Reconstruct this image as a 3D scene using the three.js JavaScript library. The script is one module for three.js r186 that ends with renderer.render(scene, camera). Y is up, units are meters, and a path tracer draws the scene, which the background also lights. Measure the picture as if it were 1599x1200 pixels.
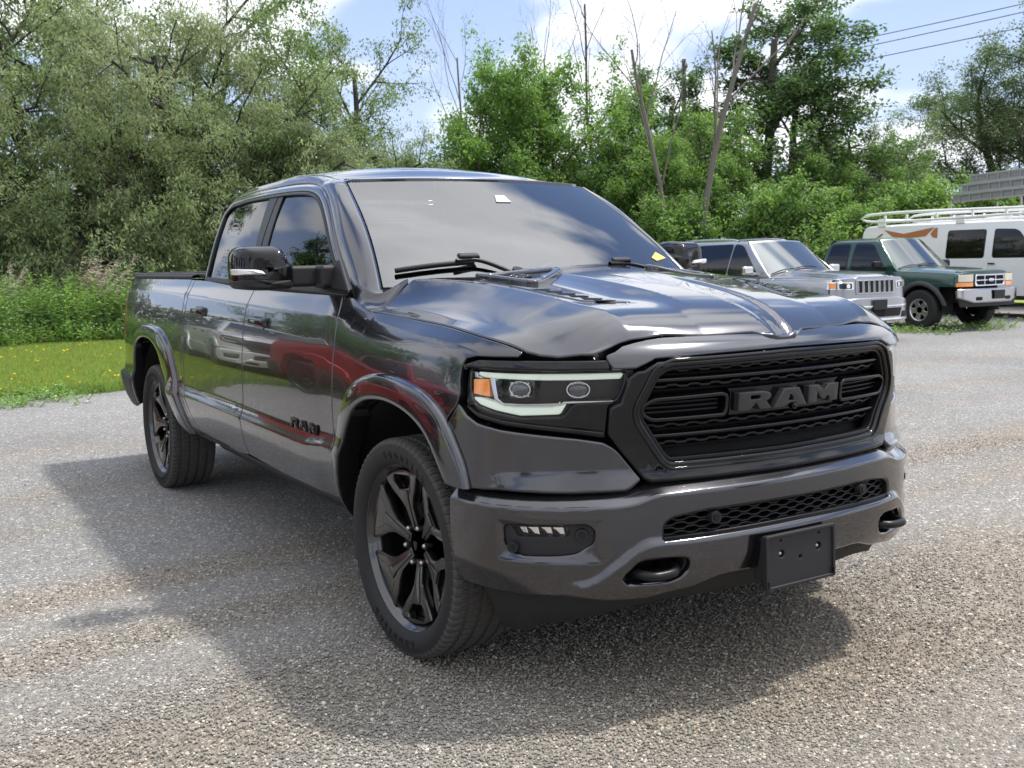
import * as THREE from 'three';
import { mergeGeometries, toCreasedNormals } from 'three/addons/utils/BufferGeometryUtils.js';
import { FontLoader } from 'three/addons/loaders/FontLoader.js';
import { RoundedBoxGeometry } from 'three/addons/geometries/RoundedBoxGeometry.js';

// ---------- camera ----------
const scene = new THREE.Scene();
const camera = new THREE.PerspectiveCamera(39.816, 1024 / 768, 0.1, 600);
camera.userData.fStop = 8; camera.focus = 4.3;
camera.position.set(3.4565, 1.4434, 2.6103);
camera.up.set(0, 1, 0);
{
  const yaw = 3.69198452, pitch = -.116065869;
  camera.lookAt(3.4565 + Math.cos(pitch) * Math.cos(yaw), 1.4434 + Math.sin(pitch), 2.6103 + Math.cos(pitch) * Math.sin(yaw));
  camera.rotateZ(-.0212259552);
}
// ---------- sky, sun, exposure ----------
const renderer = new THREE.WebGLRenderer({ antialias: true });
renderer.toneMapping = THREE.LinearToneMapping;
renderer.toneMappingExposure = 1.5;
renderer.shadowMap.enabled = true;
const SUN = new THREE.Vector3(.12, 1, -.50).normalize();
const sun = new THREE.DirectionalLight(new THREE.Color(1, .95, .87), 2.7);
sun.name = 'sun'; sun.position.copy(SUN).multiplyScalar(60); sun.castShadow = true; sun.shadow.radius = 7;
Object.assign(sun.shadow.camera, { left: -45, right: 45, top: 45, bottom: -45, near: 1, far: 150 }); sun.shadow.mapSize.set(4096, 4096);
scene.add(sun, sun.target);

// seeded random
function rng(seed) { let a = seed >>> 0; return () => { a = (a + 0x6d2b79f5) | 0; let t = Math.imul(a ^ (a >>> 15), 1 | a); t = (t + Math.imul(t ^ (t >>> 7), 61 | t)) ^ t; return ((t ^ (t >>> 14)) >>> 0) / 4294967296; }; }
// value noise, tiling with period p (integers)
function hash2(x, y, k) { let h = Math.imul(x, 374761393) + Math.imul(y, 668265263) + Math.imul(k, 2147483647 - 1013); h = Math.imul(h ^ (h >>> 13), 1274126177); return ((h ^ (h >>> 16)) >>> 0) / 4294967296; }
function vnoise(x, y, p, k) {
  const xi = Math.floor(x), yi = Math.floor(y), fx = x - xi, fy = y - yi, u = fx * fx * (3 - 2 * fx), v = fy * fy * (3 - 2 * fy), m = (a) => ((a % p) + p) % p;
  const a = hash2(m(xi), m(yi), k), b = hash2(m(xi + 1), m(yi), k), c = hash2(m(xi), m(yi + 1), k), d = hash2(m(xi + 1), m(yi + 1), k);
  return a + (b - a) * u + (c - a) * v + (a - b - c + d) * u * v;
}
function fbm(x, y, p, k, oct = 4) { let s = 0, a = .5, n = 0; for (let i = 0; i < oct; i++) { s += a * vnoise(x, y, p, k + i); n += a; x *= 2; y *= 2; p *= 2; a *= .5; } return s / n; }

{ // a computed sky: blue with bright broken summer cloud, brighter toward the sun's side
  const Wd = 1024, Hd = 512, d = new Float32Array(Wd * Hd * 4);
  for (let r = 0; r < Hd; r++) {
    const up = ((r + .5) / Hd - .5) * Math.PI, y = Math.sin(up);
    for (let c = 0; c < Wd; c++) {
      const ro = ((c + .5) / Wd - .5) * 2 * Math.PI, x = Math.cos(ro) * Math.cos(up), z = Math.sin(ro) * Math.cos(up);
      const h = Math.max(0, y), hz = Math.pow(1 - h, 4);
      let R = .10 + .33 * hz, G = .23 + .36 * hz, B = .56 + .32 * hz;
      // cloud sheet on a curved ceiling
      const k = 1 / (h + .16), cx = x * k, cz = z * k;
      const n = fbm(cx * 1.5 + 617.65, cz * 1.5 + 200.80, 4096, 11, 6), n2 = fbm(cx * 4.5 + 1235.3, cz * 3.2 + 200.80, 4096, 31, 5), n3 = fbm(cx * .55 + 200.80, cz * .55 + 617.65, 4096, 51, 3);
      const dens = n * .62 + n2 * .3 + (n3 - .5) * .55;
      let a = Math.min(1, Math.max(0, (dens - .32) / .17)); a = a * a * (3 - 2 * a); a = Math.max(a, .30 * hz + .10);
      const cs = Math.max(0, x * SUN.x + y * SUN.y + z * SUN.z);
      const thick = Math.min(1, Math.max(0, (dens - .5) / .2));
      const lit = (.95 - .20 * thick + .95 * Math.pow(cs, 4)) * (1 + .9 * (n2 - .5) * thick + .12 * (n2 - .5));
      const q = a * .94;
      R = R * (1 - q) + lit * .97 * q; G = G * (1 - q) + lit * .985 * q; B = B * (1 - q) + lit * 1.02 * q;
      const o = (r * Wd + c) * 4; d[o] = R; d[o + 1] = G; d[o + 2] = B; d[o + 3] = 1;
    }
  }
  const t = new THREE.DataTexture(d, Wd, Hd, THREE.RGBAFormat, THREE.FloatType);
  t.mapping = THREE.EquirectangularReflectionMapping; t.magFilter = t.minFilter = THREE.LinearFilter; t.needsUpdate = true;
  scene.background = t; scene.environment = t; scene.environmentIntensity = scene.backgroundIntensity = 1;
}
// ---------- surfaces of the big pickup (x forward, y up, z to its right side) ----------
// monotone cubic table
function tab(pts) {
  const n = pts.length, X = pts.map(p => p[0]), Y = pts.map(p => p[1]), d = [], m = [];
  for (let i = 0; i < n - 1; i++) d.push((Y[i + 1] - Y[i]) / (X[i + 1] - X[i]));
  for (let i = 0; i < n; i++) m.push(i === 0 ? d[0] : i === n - 1 ? d[n - 2] : d[i - 1] * d[i] <= 0 ? 0 : 2 * d[i - 1] * d[i] / (d[i - 1] + d[i]));
  return (x) => {
    if (x <= X[0]) return Y[0] + m[0] * (x - X[0]);
    if (x >= X[n - 1]) return Y[n - 1] + m[n - 1] * (x - X[n - 1]);
    let i = 0; while (x > X[i + 1]) i++;
    const h = X[i + 1] - X[i], t = (x - X[i]) / h, a = t * t, b = a * t;
    return (2 * b - 3 * a + 1) * Y[i] + (b - 2 * a + t) * h * m[i] + (3 * a - 2 * b) * Y[i + 1] + (b - a) * h * m[i + 1];
  };
}
const sm = (a, b, x) => { const t = Math.min(1, Math.max(0, (x - a) / (b - a))); return t * t * (3 - 2 * t); };
const mix = (a, b, t) => a + (b - a) * t;
// plan curve of the body, from the middle of the nose round the corner and back along the side
const PLAN = (() => {
  const c = [[1.0, -.3], [1.004, 0], [.994, .2], [.968, .4], [.928, .56], [.868, .70], [.79, .815], [.69, .905], [.57, .965], [.42, .995], [.2, 1.006], [-.2, 1.008], [-1.2, 1.006], [-2.4, 1.003], [-3.4, 1.003], [-4.1, .999], [-4.5, .988], [-4.74, .965], [-4.86, .925], [-4.92, .85], [-4.935, .6], [-4.94, 0]];
  const cv = new THREE.CatmullRomCurve3(c.map(p => new THREE.Vector3(p[0], 0, p[1])), false, 'centripetal');
  const N = 3000, P = cv.getPoints(N), out = [];
  let s = 0, s0 = 0;
  for (let i = 0; i <= N; i++) {
    if (i) s += P[i].distanceTo(P[i - 1]);
    out.push([s, P[i].x, P[i].z]);
    if (P[i].z < 0) s0 = s + P[i].z * -1;
  }
  for (const o of out) o[0] -= s0;
  // smooth normals
  const K = 8;
  for (let i = 0; i <= N; i++) {
    const a = out[Math.max(0, i - K)], b = out[Math.min(N, i + K)], tx = b[1] - a[1], tz = b[2] - a[2], l = Math.hypot(tx, tz);
    out[i][3] = tz / l; out[i][4] = -tx / l;
  }
  return out;
})();
function plan(s) {
  const sg = s < 0 ? -1 : 1; s = Math.abs(s);
  let lo = 0, hi = PLAN.length - 1;
  while (hi - lo > 1) { const m = (lo + hi) >> 1; if (PLAN[m][0] > s) hi = m; else lo = m; }
  const a = PLAN[lo], b = PLAN[hi], t = (s - a[0]) / (b[0] - a[0]);
  let nx = mix(a[3], b[3], t), nz = mix(a[4], b[4], t); const l = Math.hypot(nx, nz);
  return [mix(a[1], b[1], t), sg * mix(a[2], b[2], t), nx / l, sg * nz / l];
}
const planS = (x) => { for (const o of PLAN) if (o[0] > 1.2 && o[1] < x) return o[0]; return PLAN[PLAN.length - 1][0]; };
// how far the skin lies inside the plan curve
const sideOff = tab([[.36, .13], [.42, .075], [.48, .042], [.56, .016], [.63, .003], [.665, 0], [.70, .012], [.735, .020], [.80, .021], [.90, .022], [1.0, .028], [1.08, .036], [1.16, .049], [1.21, .061], [1.26, .074], [1.31, .087], [1.37, .096], [1.46, .11]]);
const fendOff = tab([[.36, .05], [.5, .01], [.7, 0], [.85, .004], [1.0, .014], [1.1, .032], [1.15, .048], [1.175, .061], [1.2, .080], [1.23, .103], [1.27, .128], [1.31, .158], [1.36, .202], [1.42, .29]]);
const noseOff = tab([[.36, .05], [.44, .022], [.5, .012], [.6, .008], [.70, .012], [.745, .03], [.79, .044], [.85, .045], [.95, .036], [1.05, .028], [1.10, .028], [1.14, .042], [1.165, .062], [1.19, .098], [1.26, .26]]);
const creaseY = tab([[-4.95, 1.30], [-2.74, 1.272], [-1.72, 1.244], [-.45, 1.225], [-.17, 1.214], [.12, 1.197], [.4, 1.173], [.55, 1.149], [.7, 1.12]]);
function skinOff(s, y) {
  const a = Math.abs(s), x = plan(a)[0];
  const yl = y + .018 * (1 - sm(-2.8, -.7, x)) * -1 + .0 - .024 * sm(-.92, -.64, x) * (1 - sm(.66, .8, y) * .6);
  const side = sideOff(yl), fend = fendOff(y), nose = noseOff(y);
  const kf = sm(-.76, .05, x), kn = 1 - sm(.75, 1.25, a);
  const dc = y - creaseY(x);
  return mix(mix(side, fend, kf) + .32 * .5 * (dc + Math.sqrt(dc * dc + 9e-6)), nose, kn);
}
function W(s, y, out = 0) {
  const [x, z, nx, nz] = plan(s), o = skinOff(s, y) - out;
  return new THREE.Vector3(x - nx * o, y, z - nz * o);
}
// greenhouse side, windscreen, roof, hood
const belt = (x) => 1.318 - .021 * (x + .5);
const ghZ = tab([[1.25, .915], [1.33, .895], [1.42, .872], [1.55, .835], [1.70, .776], [1.80, .728], [1.86, .69], [1.9, .655]]);
const GH = (x, y, out = 0) => new THREE.Vector3(x, y, ghZ(y) + out - .010 * sm(-1.6, -.5, x) - .02 * sm(-2.1, -2.75, x));
const WS = (z, y, out = 0) => new THREE.Vector3(-1.09 + (1.845 - y) * 1.58 + .05 * Math.sin((y - 1.36) / .48 * Math.PI) - .21 * z * z - .06 * z * z * z * z + out * .53, y + out * .85, z);
const roofY = (x, z) => 1.942 - .10 * sm(-1.75, -.85, x) * 1.02 - .055 * sm(-1.9, -3.2, x) - .055 * Math.pow(Math.abs(z) / .68, 2.2);
const RF = (x, z, out = 0) => new THREE.Vector3(x, roofY(x, z) + out, z);
// the hood: t = -1 .. 1 across, x along; its side edge lies on the skin along the gap
const gapY = tab([[-.45, 1.262], [-.25, 1.252], [0, 1.240], [.25, 1.226], [.45, 1.205], [.60, 1.180], [.70, 1.150], [.765, 1.1415], [.80, 1.144], [.83, 1.180], [.86, 1.190], [.96, 1.190]]);
const gapS = (x) => planS(Math.min(x, .999)) ;
function gapPt(x) { let s = x > .55 ? mix(planSf(x), planSf(x), 0) : planSf(x); return W(s, gapY(x)); }
function planSf(x) {   // s whose skin point at the gap height has this x
  let lo = 0, hi = 3.2; const y = gapY(x);
  for (let i = 0; i < 40; i++) { const m = (lo + hi) / 2; if (W(m, y).x > x) lo = m; else hi = m; }
  return lo;
}
const GAPT = (() => { const a = []; for (let i = 0; i <= 80; i++) { const x = -.5 + i * .0178; const p = W(planSf(x), gapY(x)); a.push([x, p.z, p.y]); } return a; })();
const gapZY = (x) => { const f = Math.min(79.999, Math.max(0, (Math.min(x, .842) + .5) / .0178)), i = Math.floor(f), t = f - i; return [mix(GAPT[i][1], GAPT[i + 1][1], t), mix(GAPT[i][2], GAPT[i + 1][2], t)]; };
const hdN = tab([[0, .93], [.12, .912], [.36, .875], [.56, .836], [.7, .80], [.85, .76]]), hdA = tab([[-.1, .76], [0, .735], [.2, .65], [.45, .58], [1, .555]]), hdB = tab([[-.1, .872], [0, .868], [.4, .845], [1, .75]]), hdD = tab([[-.1, .095], [0, .090], [.4, .068], [1, .050]]);
const fall = (t) => { t = Math.min(1, Math.max(0, t)); return mix(1 - Math.pow(1 - t, 1.8), t * t * (3 - 2 * t), .35); };
function hoodRaw(x, z) {
  const a = Math.abs(z), u = (x + .35) / 1.25;
  const mid = 1.418 - .062 * u - .080 * u * u - .083 * Math.exp(Math.min(0, x - hdN(a)) / .10) * (1 - sm(.5, .75, a) * .45);
  const fade = 1 - .35 * sm(.80, 1.02, u), crown = -.008 * Math.pow(Math.min(a, .3) / .3, 2);
  const din = .028 * fall((a - .24) / (mix(.45, .35, u) - .24)) * (1 - sm(.66, .92, u));
  const drop = hdD(u) * fall((a - hdA(u)) / (hdB(u) - hdA(u))) * fade;
  const w = mix(.125, .05, (x - .2) / .75), ch = .009 * (1 - sm(w - .034, w, a)) * sm(.05, .45, x);
  return mid + crown - din - drop - ch;
}
function HD(x, t, out = 0) {
  const [zg, yg] = gapZY(x), a = Math.abs(t), z = t * zg, e = hoodRaw(x, zg), fix = yg - e;
  const y = hoodRaw(x, z) + fix * Math.pow(sm(.68, 1.12, a) / sm(.68, 1.12, 1), 1.5);
  return new THREE.Vector3(x, y + out, z);
}
// ---------- mesh helpers ----------
const used = {};
function numbered(name) { const n = used[name] = (used[name] ?? -1) + 1; return n ? name + '_' + String(n).padStart(3, '0') : name; }
function tag(o, label, category, group, kind) { if (label) o.userData.label = label; if (category) o.userData.category = category; if (group) o.userData.group = group; if (kind) o.userData.kind = kind; return o; }
function thing(name, pos, turn, label, category, group) { const g = new THREE.Group(); g.name = numbered(name); g.position.set(...pos); g.rotation.y = turn; scene.add(g); return tag(g, label, category, group); }
function part(name, geo, mat, parent, label) {
  const list = [].concat(geo); const g = list.length > 1 ? merge(list) : list[0];
  const m = new THREE.Mesh(g, mat); m.name = name; m.castShadow = m.receiveShadow = true; if (label) m.userData.label = label;
  parent.add(m); return m;
}
function merge(list) { return mergeGeometries(list.map(g => { const h = g.index ? g.toNonIndexed() : g; for (const k of Object.keys(h.attributes)) if (!['position', 'normal', 'uv'].includes(k)) h.deleteAttribute(k); if (!h.attributes.uv) h.setAttribute('uv', new THREE.Float32BufferAttribute(new Float32Array(h.attributes.position.count * 2), 2)); return h; })); }
class GB {
  constructor() { this.p = []; this.n = []; this.t = []; this.uv = []; }
  v(P, N, u = 0, w = 0) { this.p.push(P.x, P.y, P.z); this.n.push(N.x, N.y, N.z); this.uv.push(u, w); return this.p.length / 3 - 1; }
  tri(a, b, c) { this.t.push(a, b, c); }
  quad(a, b, c, d) { this.t.push(a, b, c, a, c, d); }
  build() {
    const p = this.p, n = this.n, t = this.t, g = new THREE.BufferGeometry();
    for (let i = 0; i < t.length; i += 3) {   // wind each face to its normals
      const [a, b, c] = [t[i] * 3, t[i + 1] * 3, t[i + 2] * 3];
      const ux = p[b] - p[a], uy = p[b + 1] - p[a + 1], uz = p[b + 2] - p[a + 2], vx = p[c] - p[a], vy = p[c + 1] - p[a + 1], vz = p[c + 2] - p[a + 2];
      const d = (uy * vz - uz * vy) * (n[a] + n[b] + n[c]) + (uz * vx - ux * vz) * (n[a + 1] + n[b + 1] + n[c + 1]) + (ux * vy - uy * vx) * (n[a + 2] + n[b + 2] + n[c + 2]);
      if (d < 0) { const q = t[i + 1]; t[i + 1] = t[i + 2]; t[i + 2] = q; }
    }
    g.setAttribute('position', new THREE.Float32BufferAttribute(p, 3)); g.setAttribute('normal', new THREE.Float32BufferAttribute(n, 3)); g.setAttribute('uv', new THREE.Float32BufferAttribute(this.uv, 2)); g.setIndex(t);
    return g;
  }
}
function mirror(g) {   // to the other side of the vehicle
  if (Array.isArray(g)) return g.map(mirror);
  const m = g.clone(), p = m.attributes.position, n = m.attributes.normal;
  for (let i = 0; i < p.count; i++) { p.setZ(i, -p.getZ(i)); n.setZ(i, -n.getZ(i)); }
  if (m.index) { const a = m.index.array.slice(); for (let i = 0; i < a.length; i += 3) { const q = a[i + 1]; a[i + 1] = a[i + 2]; a[i + 2] = q; } m.setIndex(new THREE.BufferAttribute(a, 1)); }
  else { for (const at of Object.values(m.attributes)) { const s = at.itemSize, a = at.array; for (let i = 0; i < at.count; i += 3) for (let k = 0; k < s; k++) { const q = a[(i + 1) * s + k]; a[(i + 1) * s + k] = a[(i + 2) * s + k]; a[(i + 2) * s + k] = q; } } }
  return m;
}
// polygon with rounded corners: points [a, b, radius]
function rpoly(pts, r0 = 0, seg = 6) {
  const out = [], n = pts.length;
  for (let i = 0; i < n; i++) {
    const P = pts[i], A = pts[(i + n - 1) % n], B = pts[(i + 1) % n], r = P[2] ?? r0;
    let ax = A[0] - P[0], ay = A[1] - P[1], bx = B[0] - P[0], by = B[1] - P[1]; const la = Math.hypot(ax, ay), lb = Math.hypot(bx, by);
    if (r <= 0) { out.push([P[0], P[1]]); continue; }
    ax /= la; ay /= la; bx /= lb; by /= lb;
    const k = Math.min(r, la * .48, lb * .48);
    for (let j = 0; j <= seg; j++) { const t = j / seg, u = 1 - t; out.push([u * u * (P[0] + ax * k) + 2 * u * t * P[0] + t * t * (P[0] + bx * k), u * u * (P[1] + ay * k) + 2 * u * t * P[1] + t * t * (P[1] + by * k)]); }
  }
  return out;
}
const spl = (pts, n = 40, closed = false) => new THREE.CatmullRomCurve3(pts.map(p => new THREE.Vector3(p[0], p[1], p[2] ?? 0)), closed, 'centripetal').getPoints(n).map(v => [v.x, v.y, v.z]);
const area2 = (p) => { let s = 0; for (let i = 0, n = p.length; i < n; i++) { const a = p[i], b = p[(i + 1) % n]; s += a[0] * b[1] - b[0] * a[1]; } return s / 2; };
const ccw = (p, yes = true) => (area2(p) > 0) === yes ? p : p.slice().reverse();
function inset(poly, d) {  // poly ccw: d > 0 shrinks
  const n = poly.length, out = [];
  for (let i = 0; i < n; i++) {
    const A = poly[(i + n - 1) % n], P = poly[i], B = poly[(i + 1) % n];
    let ax = P[0] - A[0], ay = P[1] - A[1], bx = B[0] - P[0], by = B[1] - P[1]; const la = Math.hypot(ax, ay) || 1, lb = Math.hypot(bx, by) || 1;
    const n1 = [-ay / la, ax / la], n2 = [-by / lb, bx / lb]; let mx = n1[0] + n2[0], my = n1[1] + n2[1]; const l = Math.hypot(mx, my) || 1; mx /= l; my /= l;
    const c = Math.max(.45, mx * n1[0] + my * n1[1]);
    out.push([P[0] + mx * d / c, P[1] + my * d / c]);
  }
  return out;
}
const dedupe = (p) => p.filter((q, i) => { const b = p[(i + 1) % p.length]; return Math.hypot(q[0] - b[0], q[1] - b[1]) > 1e-5; });
// a trimmed piece of a smooth surface, with rolled edges that turn inward
function panel(surf, outline, o = {}) {
  const { res = .04, r = .004, depth = .018, holes = [], flip = 1, gap = .004, steps = 3, back = false, uvs = 1, fd = 2e-3 } = o;
  const ins = o.inset ?? (r + gap / 2);
  const S = (q) => surf(q[0], q[1]);
  const N0 = (q) => { const e = fd; return S([q[0] + e, q[1]]).sub(S([q[0] - e, q[1]])).cross(S([q[0], q[1] + e]).sub(S([q[0], q[1] - e]))).normalize(); };
  const dens = (p) => { const out = []; for (let i = 0; i < p.length; i++) { const a = p[i], b = p[(i + 1) % p.length], n = Math.max(1, Math.ceil(S(a).distanceTo(S(b)) / res)); for (let k = 0; k < n; k++) out.push([mix(a[0], b[0], k / n), mix(a[1], b[1], k / n)]); } return out; };
  const outer = dens(inset(dedupe(ccw(outline)), ins)), inner = holes.map(h => dens(inset(dedupe(ccw(h, false)), ins)));
  const V2 = (l) => l.map(q => new THREE.Vector2(q[0], q[1]));
  const tris = THREE.ShapeUtils.triangulateShape(V2(outer), inner.map(V2));
  const q = [...outer, ...inner.flat()], P = q.map(S), locked = new Set(), key = (a, b) => a < b ? a * 1e6 + b : b * 1e6 + a;
  let at = 0; for (const ring of [outer, ...inner]) { for (let i = 0; i < ring.length; i++) locked.add(key(at + i, at + (i + 1) % ring.length)); at += ring.length; }
  let T = tris;
  for (let pass = 0; pass < 14; pass++) {
    const mid = new Map(), next = []; let any = false;
    const cut = (a, b) => { const k = key(a, b); if (locked.has(k) || P[a].distanceTo(P[b]) <= res * 1.5) return -1; let m = mid.get(k); if (m === undefined) { q.push([(q[a][0] + q[b][0]) / 2, (q[a][1] + q[b][1]) / 2]); P.push(S(q[q.length - 1])); m = q.length - 1; mid.set(k, m); } any = true; return m; };
    for (const [a, b, c] of T) {
      const x = cut(a, b), y = cut(b, c), z = cut(c, a), w = (x >= 0) + (y >= 0) + (z >= 0);
      if (w === 0) next.push([a, b, c]);
      else if (w === 3) next.push([a, x, z], [x, b, y], [z, y, c], [x, y, z]);
      else if (w === 1) { if (x >= 0) next.push([a, x, c], [x, b, c]); else if (y >= 0) next.push([a, b, y], [a, y, c]); else next.push([a, b, z], [z, b, c]); }
      else if (x < 0) next.push([a, b, y], [a, y, z], [z, y, c]);
      else if (y < 0) next.push([a, x, z], [x, b, c], [x, c, z]);
      else next.push([a, x, c], [x, b, y], [x, y, c]);
    }
    T = next; if (!any) break;
  }
  const g = new GB(), Nn = q.map(N0);
  for (let i = 0; i < q.length; i++) g.v(P[i], Nn[i].clone().multiplyScalar(flip), q[i][0] * uvs, q[i][1] * uvs);
  for (const t of T) g.tri(...t);
  if (back) { const b0 = q.length; for (let i = 0; i < q.length; i++) g.v(P[i].clone().addScaledVector(Nn[i], -flip * depth), Nn[i].clone().multiplyScalar(-flip)); for (const t of T) g.tri(t[0] + b0, t[1] + b0, t[2] + b0); }
  at = 0;
  for (const ring of [outer, ...inner]) {
    const n = ring.length, rows = [];
    for (let i = 0; i < n; i++) {
      const A = P[at + (i + n - 1) % n], B = P[at + (i + 1) % n], N = Nn[at + i], Tn = B.clone().sub(A).normalize(), E = Tn.cross(N).normalize(), No = N.clone().multiplyScalar(flip), row = [];
      for (let k = 0; k <= steps; k++) { const th = k / steps * Math.PI / 2; row.push(g.v(P[at + i].clone().addScaledVector(E, r * Math.sin(th)).addScaledVector(No, -r * (1 - Math.cos(th))), No.clone().multiplyScalar(Math.cos(th)).addScaledVector(E, Math.sin(th)))); }
      row.push(g.v(P[at + i].clone().addScaledVector(E, r).addScaledVector(No, -Math.max(depth, r)), E));
      rows.push(row);
    }
    for (let i = 0; i < n; i++) { const a = rows[i], b = rows[(i + 1) % n]; for (let k = 0; k < a.length - 1; k++) g.quad(a[k], b[k], b[k + 1], a[k + 1]); }
    at += n;
  }
  return g.build();
}
// smooth grid through rows of points
function loft(rows, o = {}) {
  const R = rows.length, C = rows[0].length, g = new GB(), { closeU = false, closeV = false, flip = 1, uv } = o;
  const at = (i, j) => rows[closeV ? (i + R) % R : Math.min(R - 1, Math.max(0, i))][closeU ? (j + C) % C : Math.min(C - 1, Math.max(0, j))];
  for (let i = 0; i < R; i++) for (let j = 0; j < C; j++) {
    const du = at(i, j + 1).clone().sub(at(i, j - 1)), dv = at(i + 1, j).clone().sub(at(i - 1, j)); let n = du.cross(dv); if (n.lengthSq() < 1e-18) n = at(i, j + 2).clone().sub(at(i, j - 2)).cross(at(i + 2, j).clone().sub(at(i - 2, j)));
    n.normalize().multiplyScalar(flip); if (!(n.lengthSq() > .5)) n.set(0, 1, 0);
    g.v(rows[i][j], n, uv ? uv[0] * j / (C - 1) : j / (C - 1), uv ? uv[1] * i / (R - 1) : i / (R - 1));
  }
  for (let i = 0; i < (closeV ? R : R - 1); i++) for (let j = 0; j < (closeU ? C : C - 1); j++) { const i2 = (i + 1) % R, j2 = (j + 1) % C; g.quad(i * C + j, i * C + j2, i2 * C + j2, i2 * C + j); }
  return g.build();
}
const V = (x, y, z) => new THREE.Vector3(x, y, z);
const at = (g, x, y, z, rx = 0, ry = 0, rz = 0) => { g.applyMatrix4(new THREE.Matrix4().compose(V(x, y, z), new THREE.Quaternion().setFromEuler(new THREE.Euler(rx, ry, rz)), V(1, 1, 1))); return g; };
const box = (w, h, d, r = .01, seg = 2) => new RoundedBoxGeometry(w, h, d, seg, Math.min(r, w * .49, h * .49, d * .49));
function tube(pts, rad, seg = 8, along = 0, closed = false) {
  const c = new THREE.CatmullRomCurve3(pts.map(p => p.isVector3 ? p : V(...p)), closed, 'centripetal');
  return new THREE.TubeGeometry(c, along || Math.max(2, pts.length * 5), rad, seg, closed);
}
function bar(a, b, r, r2 = r, seg = 8) { const A = a.isVector3 ? a : V(...a), B = b.isVector3 ? b : V(...b), d = B.clone().sub(A), g = new THREE.CylinderGeometry(r2, r, d.length(), seg, 1); g.translate(0, d.length() / 2, 0); g.applyQuaternion(new THREE.Quaternion().setFromUnitVectors(V(0, 1, 0), d.clone().normalize())); g.translate(A.x, A.y, A.z); return g; }
const lathe = (pts, seg = 48) => new THREE.LatheGeometry(pts.map(p => new THREE.Vector2(p[0], p[1])), seg);
function extr(poly, depth, bev = 0, holes = [], bseg = 2) {
  const s = new THREE.Shape(poly.map(p => new THREE.Vector2(p[0], p[1]))); for (const h of holes) s.holes.push(new THREE.Path(h.map(p => new THREE.Vector2(p[0], p[1]))));
  return new THREE.ExtrudeGeometry(s, { depth, bevelEnabled: bev > 0, bevelThickness: bev, bevelSize: bev, bevelOffset: -bev, bevelSegments: bseg, steps: 1, curveSegments: 6 });
}
// bends an extruded piece (drawn in a, b, with thickness c) onto a surface
function bend(g, f, crease = .6) { let h = g.index ? g.toNonIndexed() : g; const p = h.attributes.position; for (let i = 0; i < p.count; i++) { const q = f(p.getX(i), p.getY(i), p.getZ(i)); p.setXYZ(i, q.x, q.y, q.z); } h.deleteAttribute('normal'); h = toCreasedNormals(h, crease); return h; }
function texture(w, h, f, srgb = false, rep = true) {
  const d = new Uint8Array(w * h * 4);
  for (let y = 0; y < h; y++) for (let x = 0; x < w; x++) { const c = f(x / w, y / h, x, y), o = (y * w + x) * 4; if (typeof c === 'number') { d[o] = d[o + 1] = d[o + 2] = Math.max(0, Math.min(255, c * 255)); } else { for (let k = 0; k < 3; k++) d[o + k] = Math.max(0, Math.min(255, c[k] * 255)); } d[o + 3] = 255; }
  const t = new THREE.DataTexture(d, w, h); t.magFilter = THREE.LinearFilter; t.minFilter = THREE.LinearMipmapLinearFilter; t.generateMipmaps = true; if (rep) t.wrapS = t.wrapT = THREE.RepeatWrapping; if (srgb) t.colorSpace = THREE.SRGBColorSpace; t.needsUpdate = true; return t;
}
const std = (r, g, b, rough, o = {}) => { const m = new THREE.MeshPhysicalMaterial({ roughness: rough, metalness: o.metal ?? 0, ...o.more }); m.color.setRGB(r, g, b); return m; };
const FONT = await new FontLoader().loadAsync('fonts/droid/droid_sans_bold.typeface.json');
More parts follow.
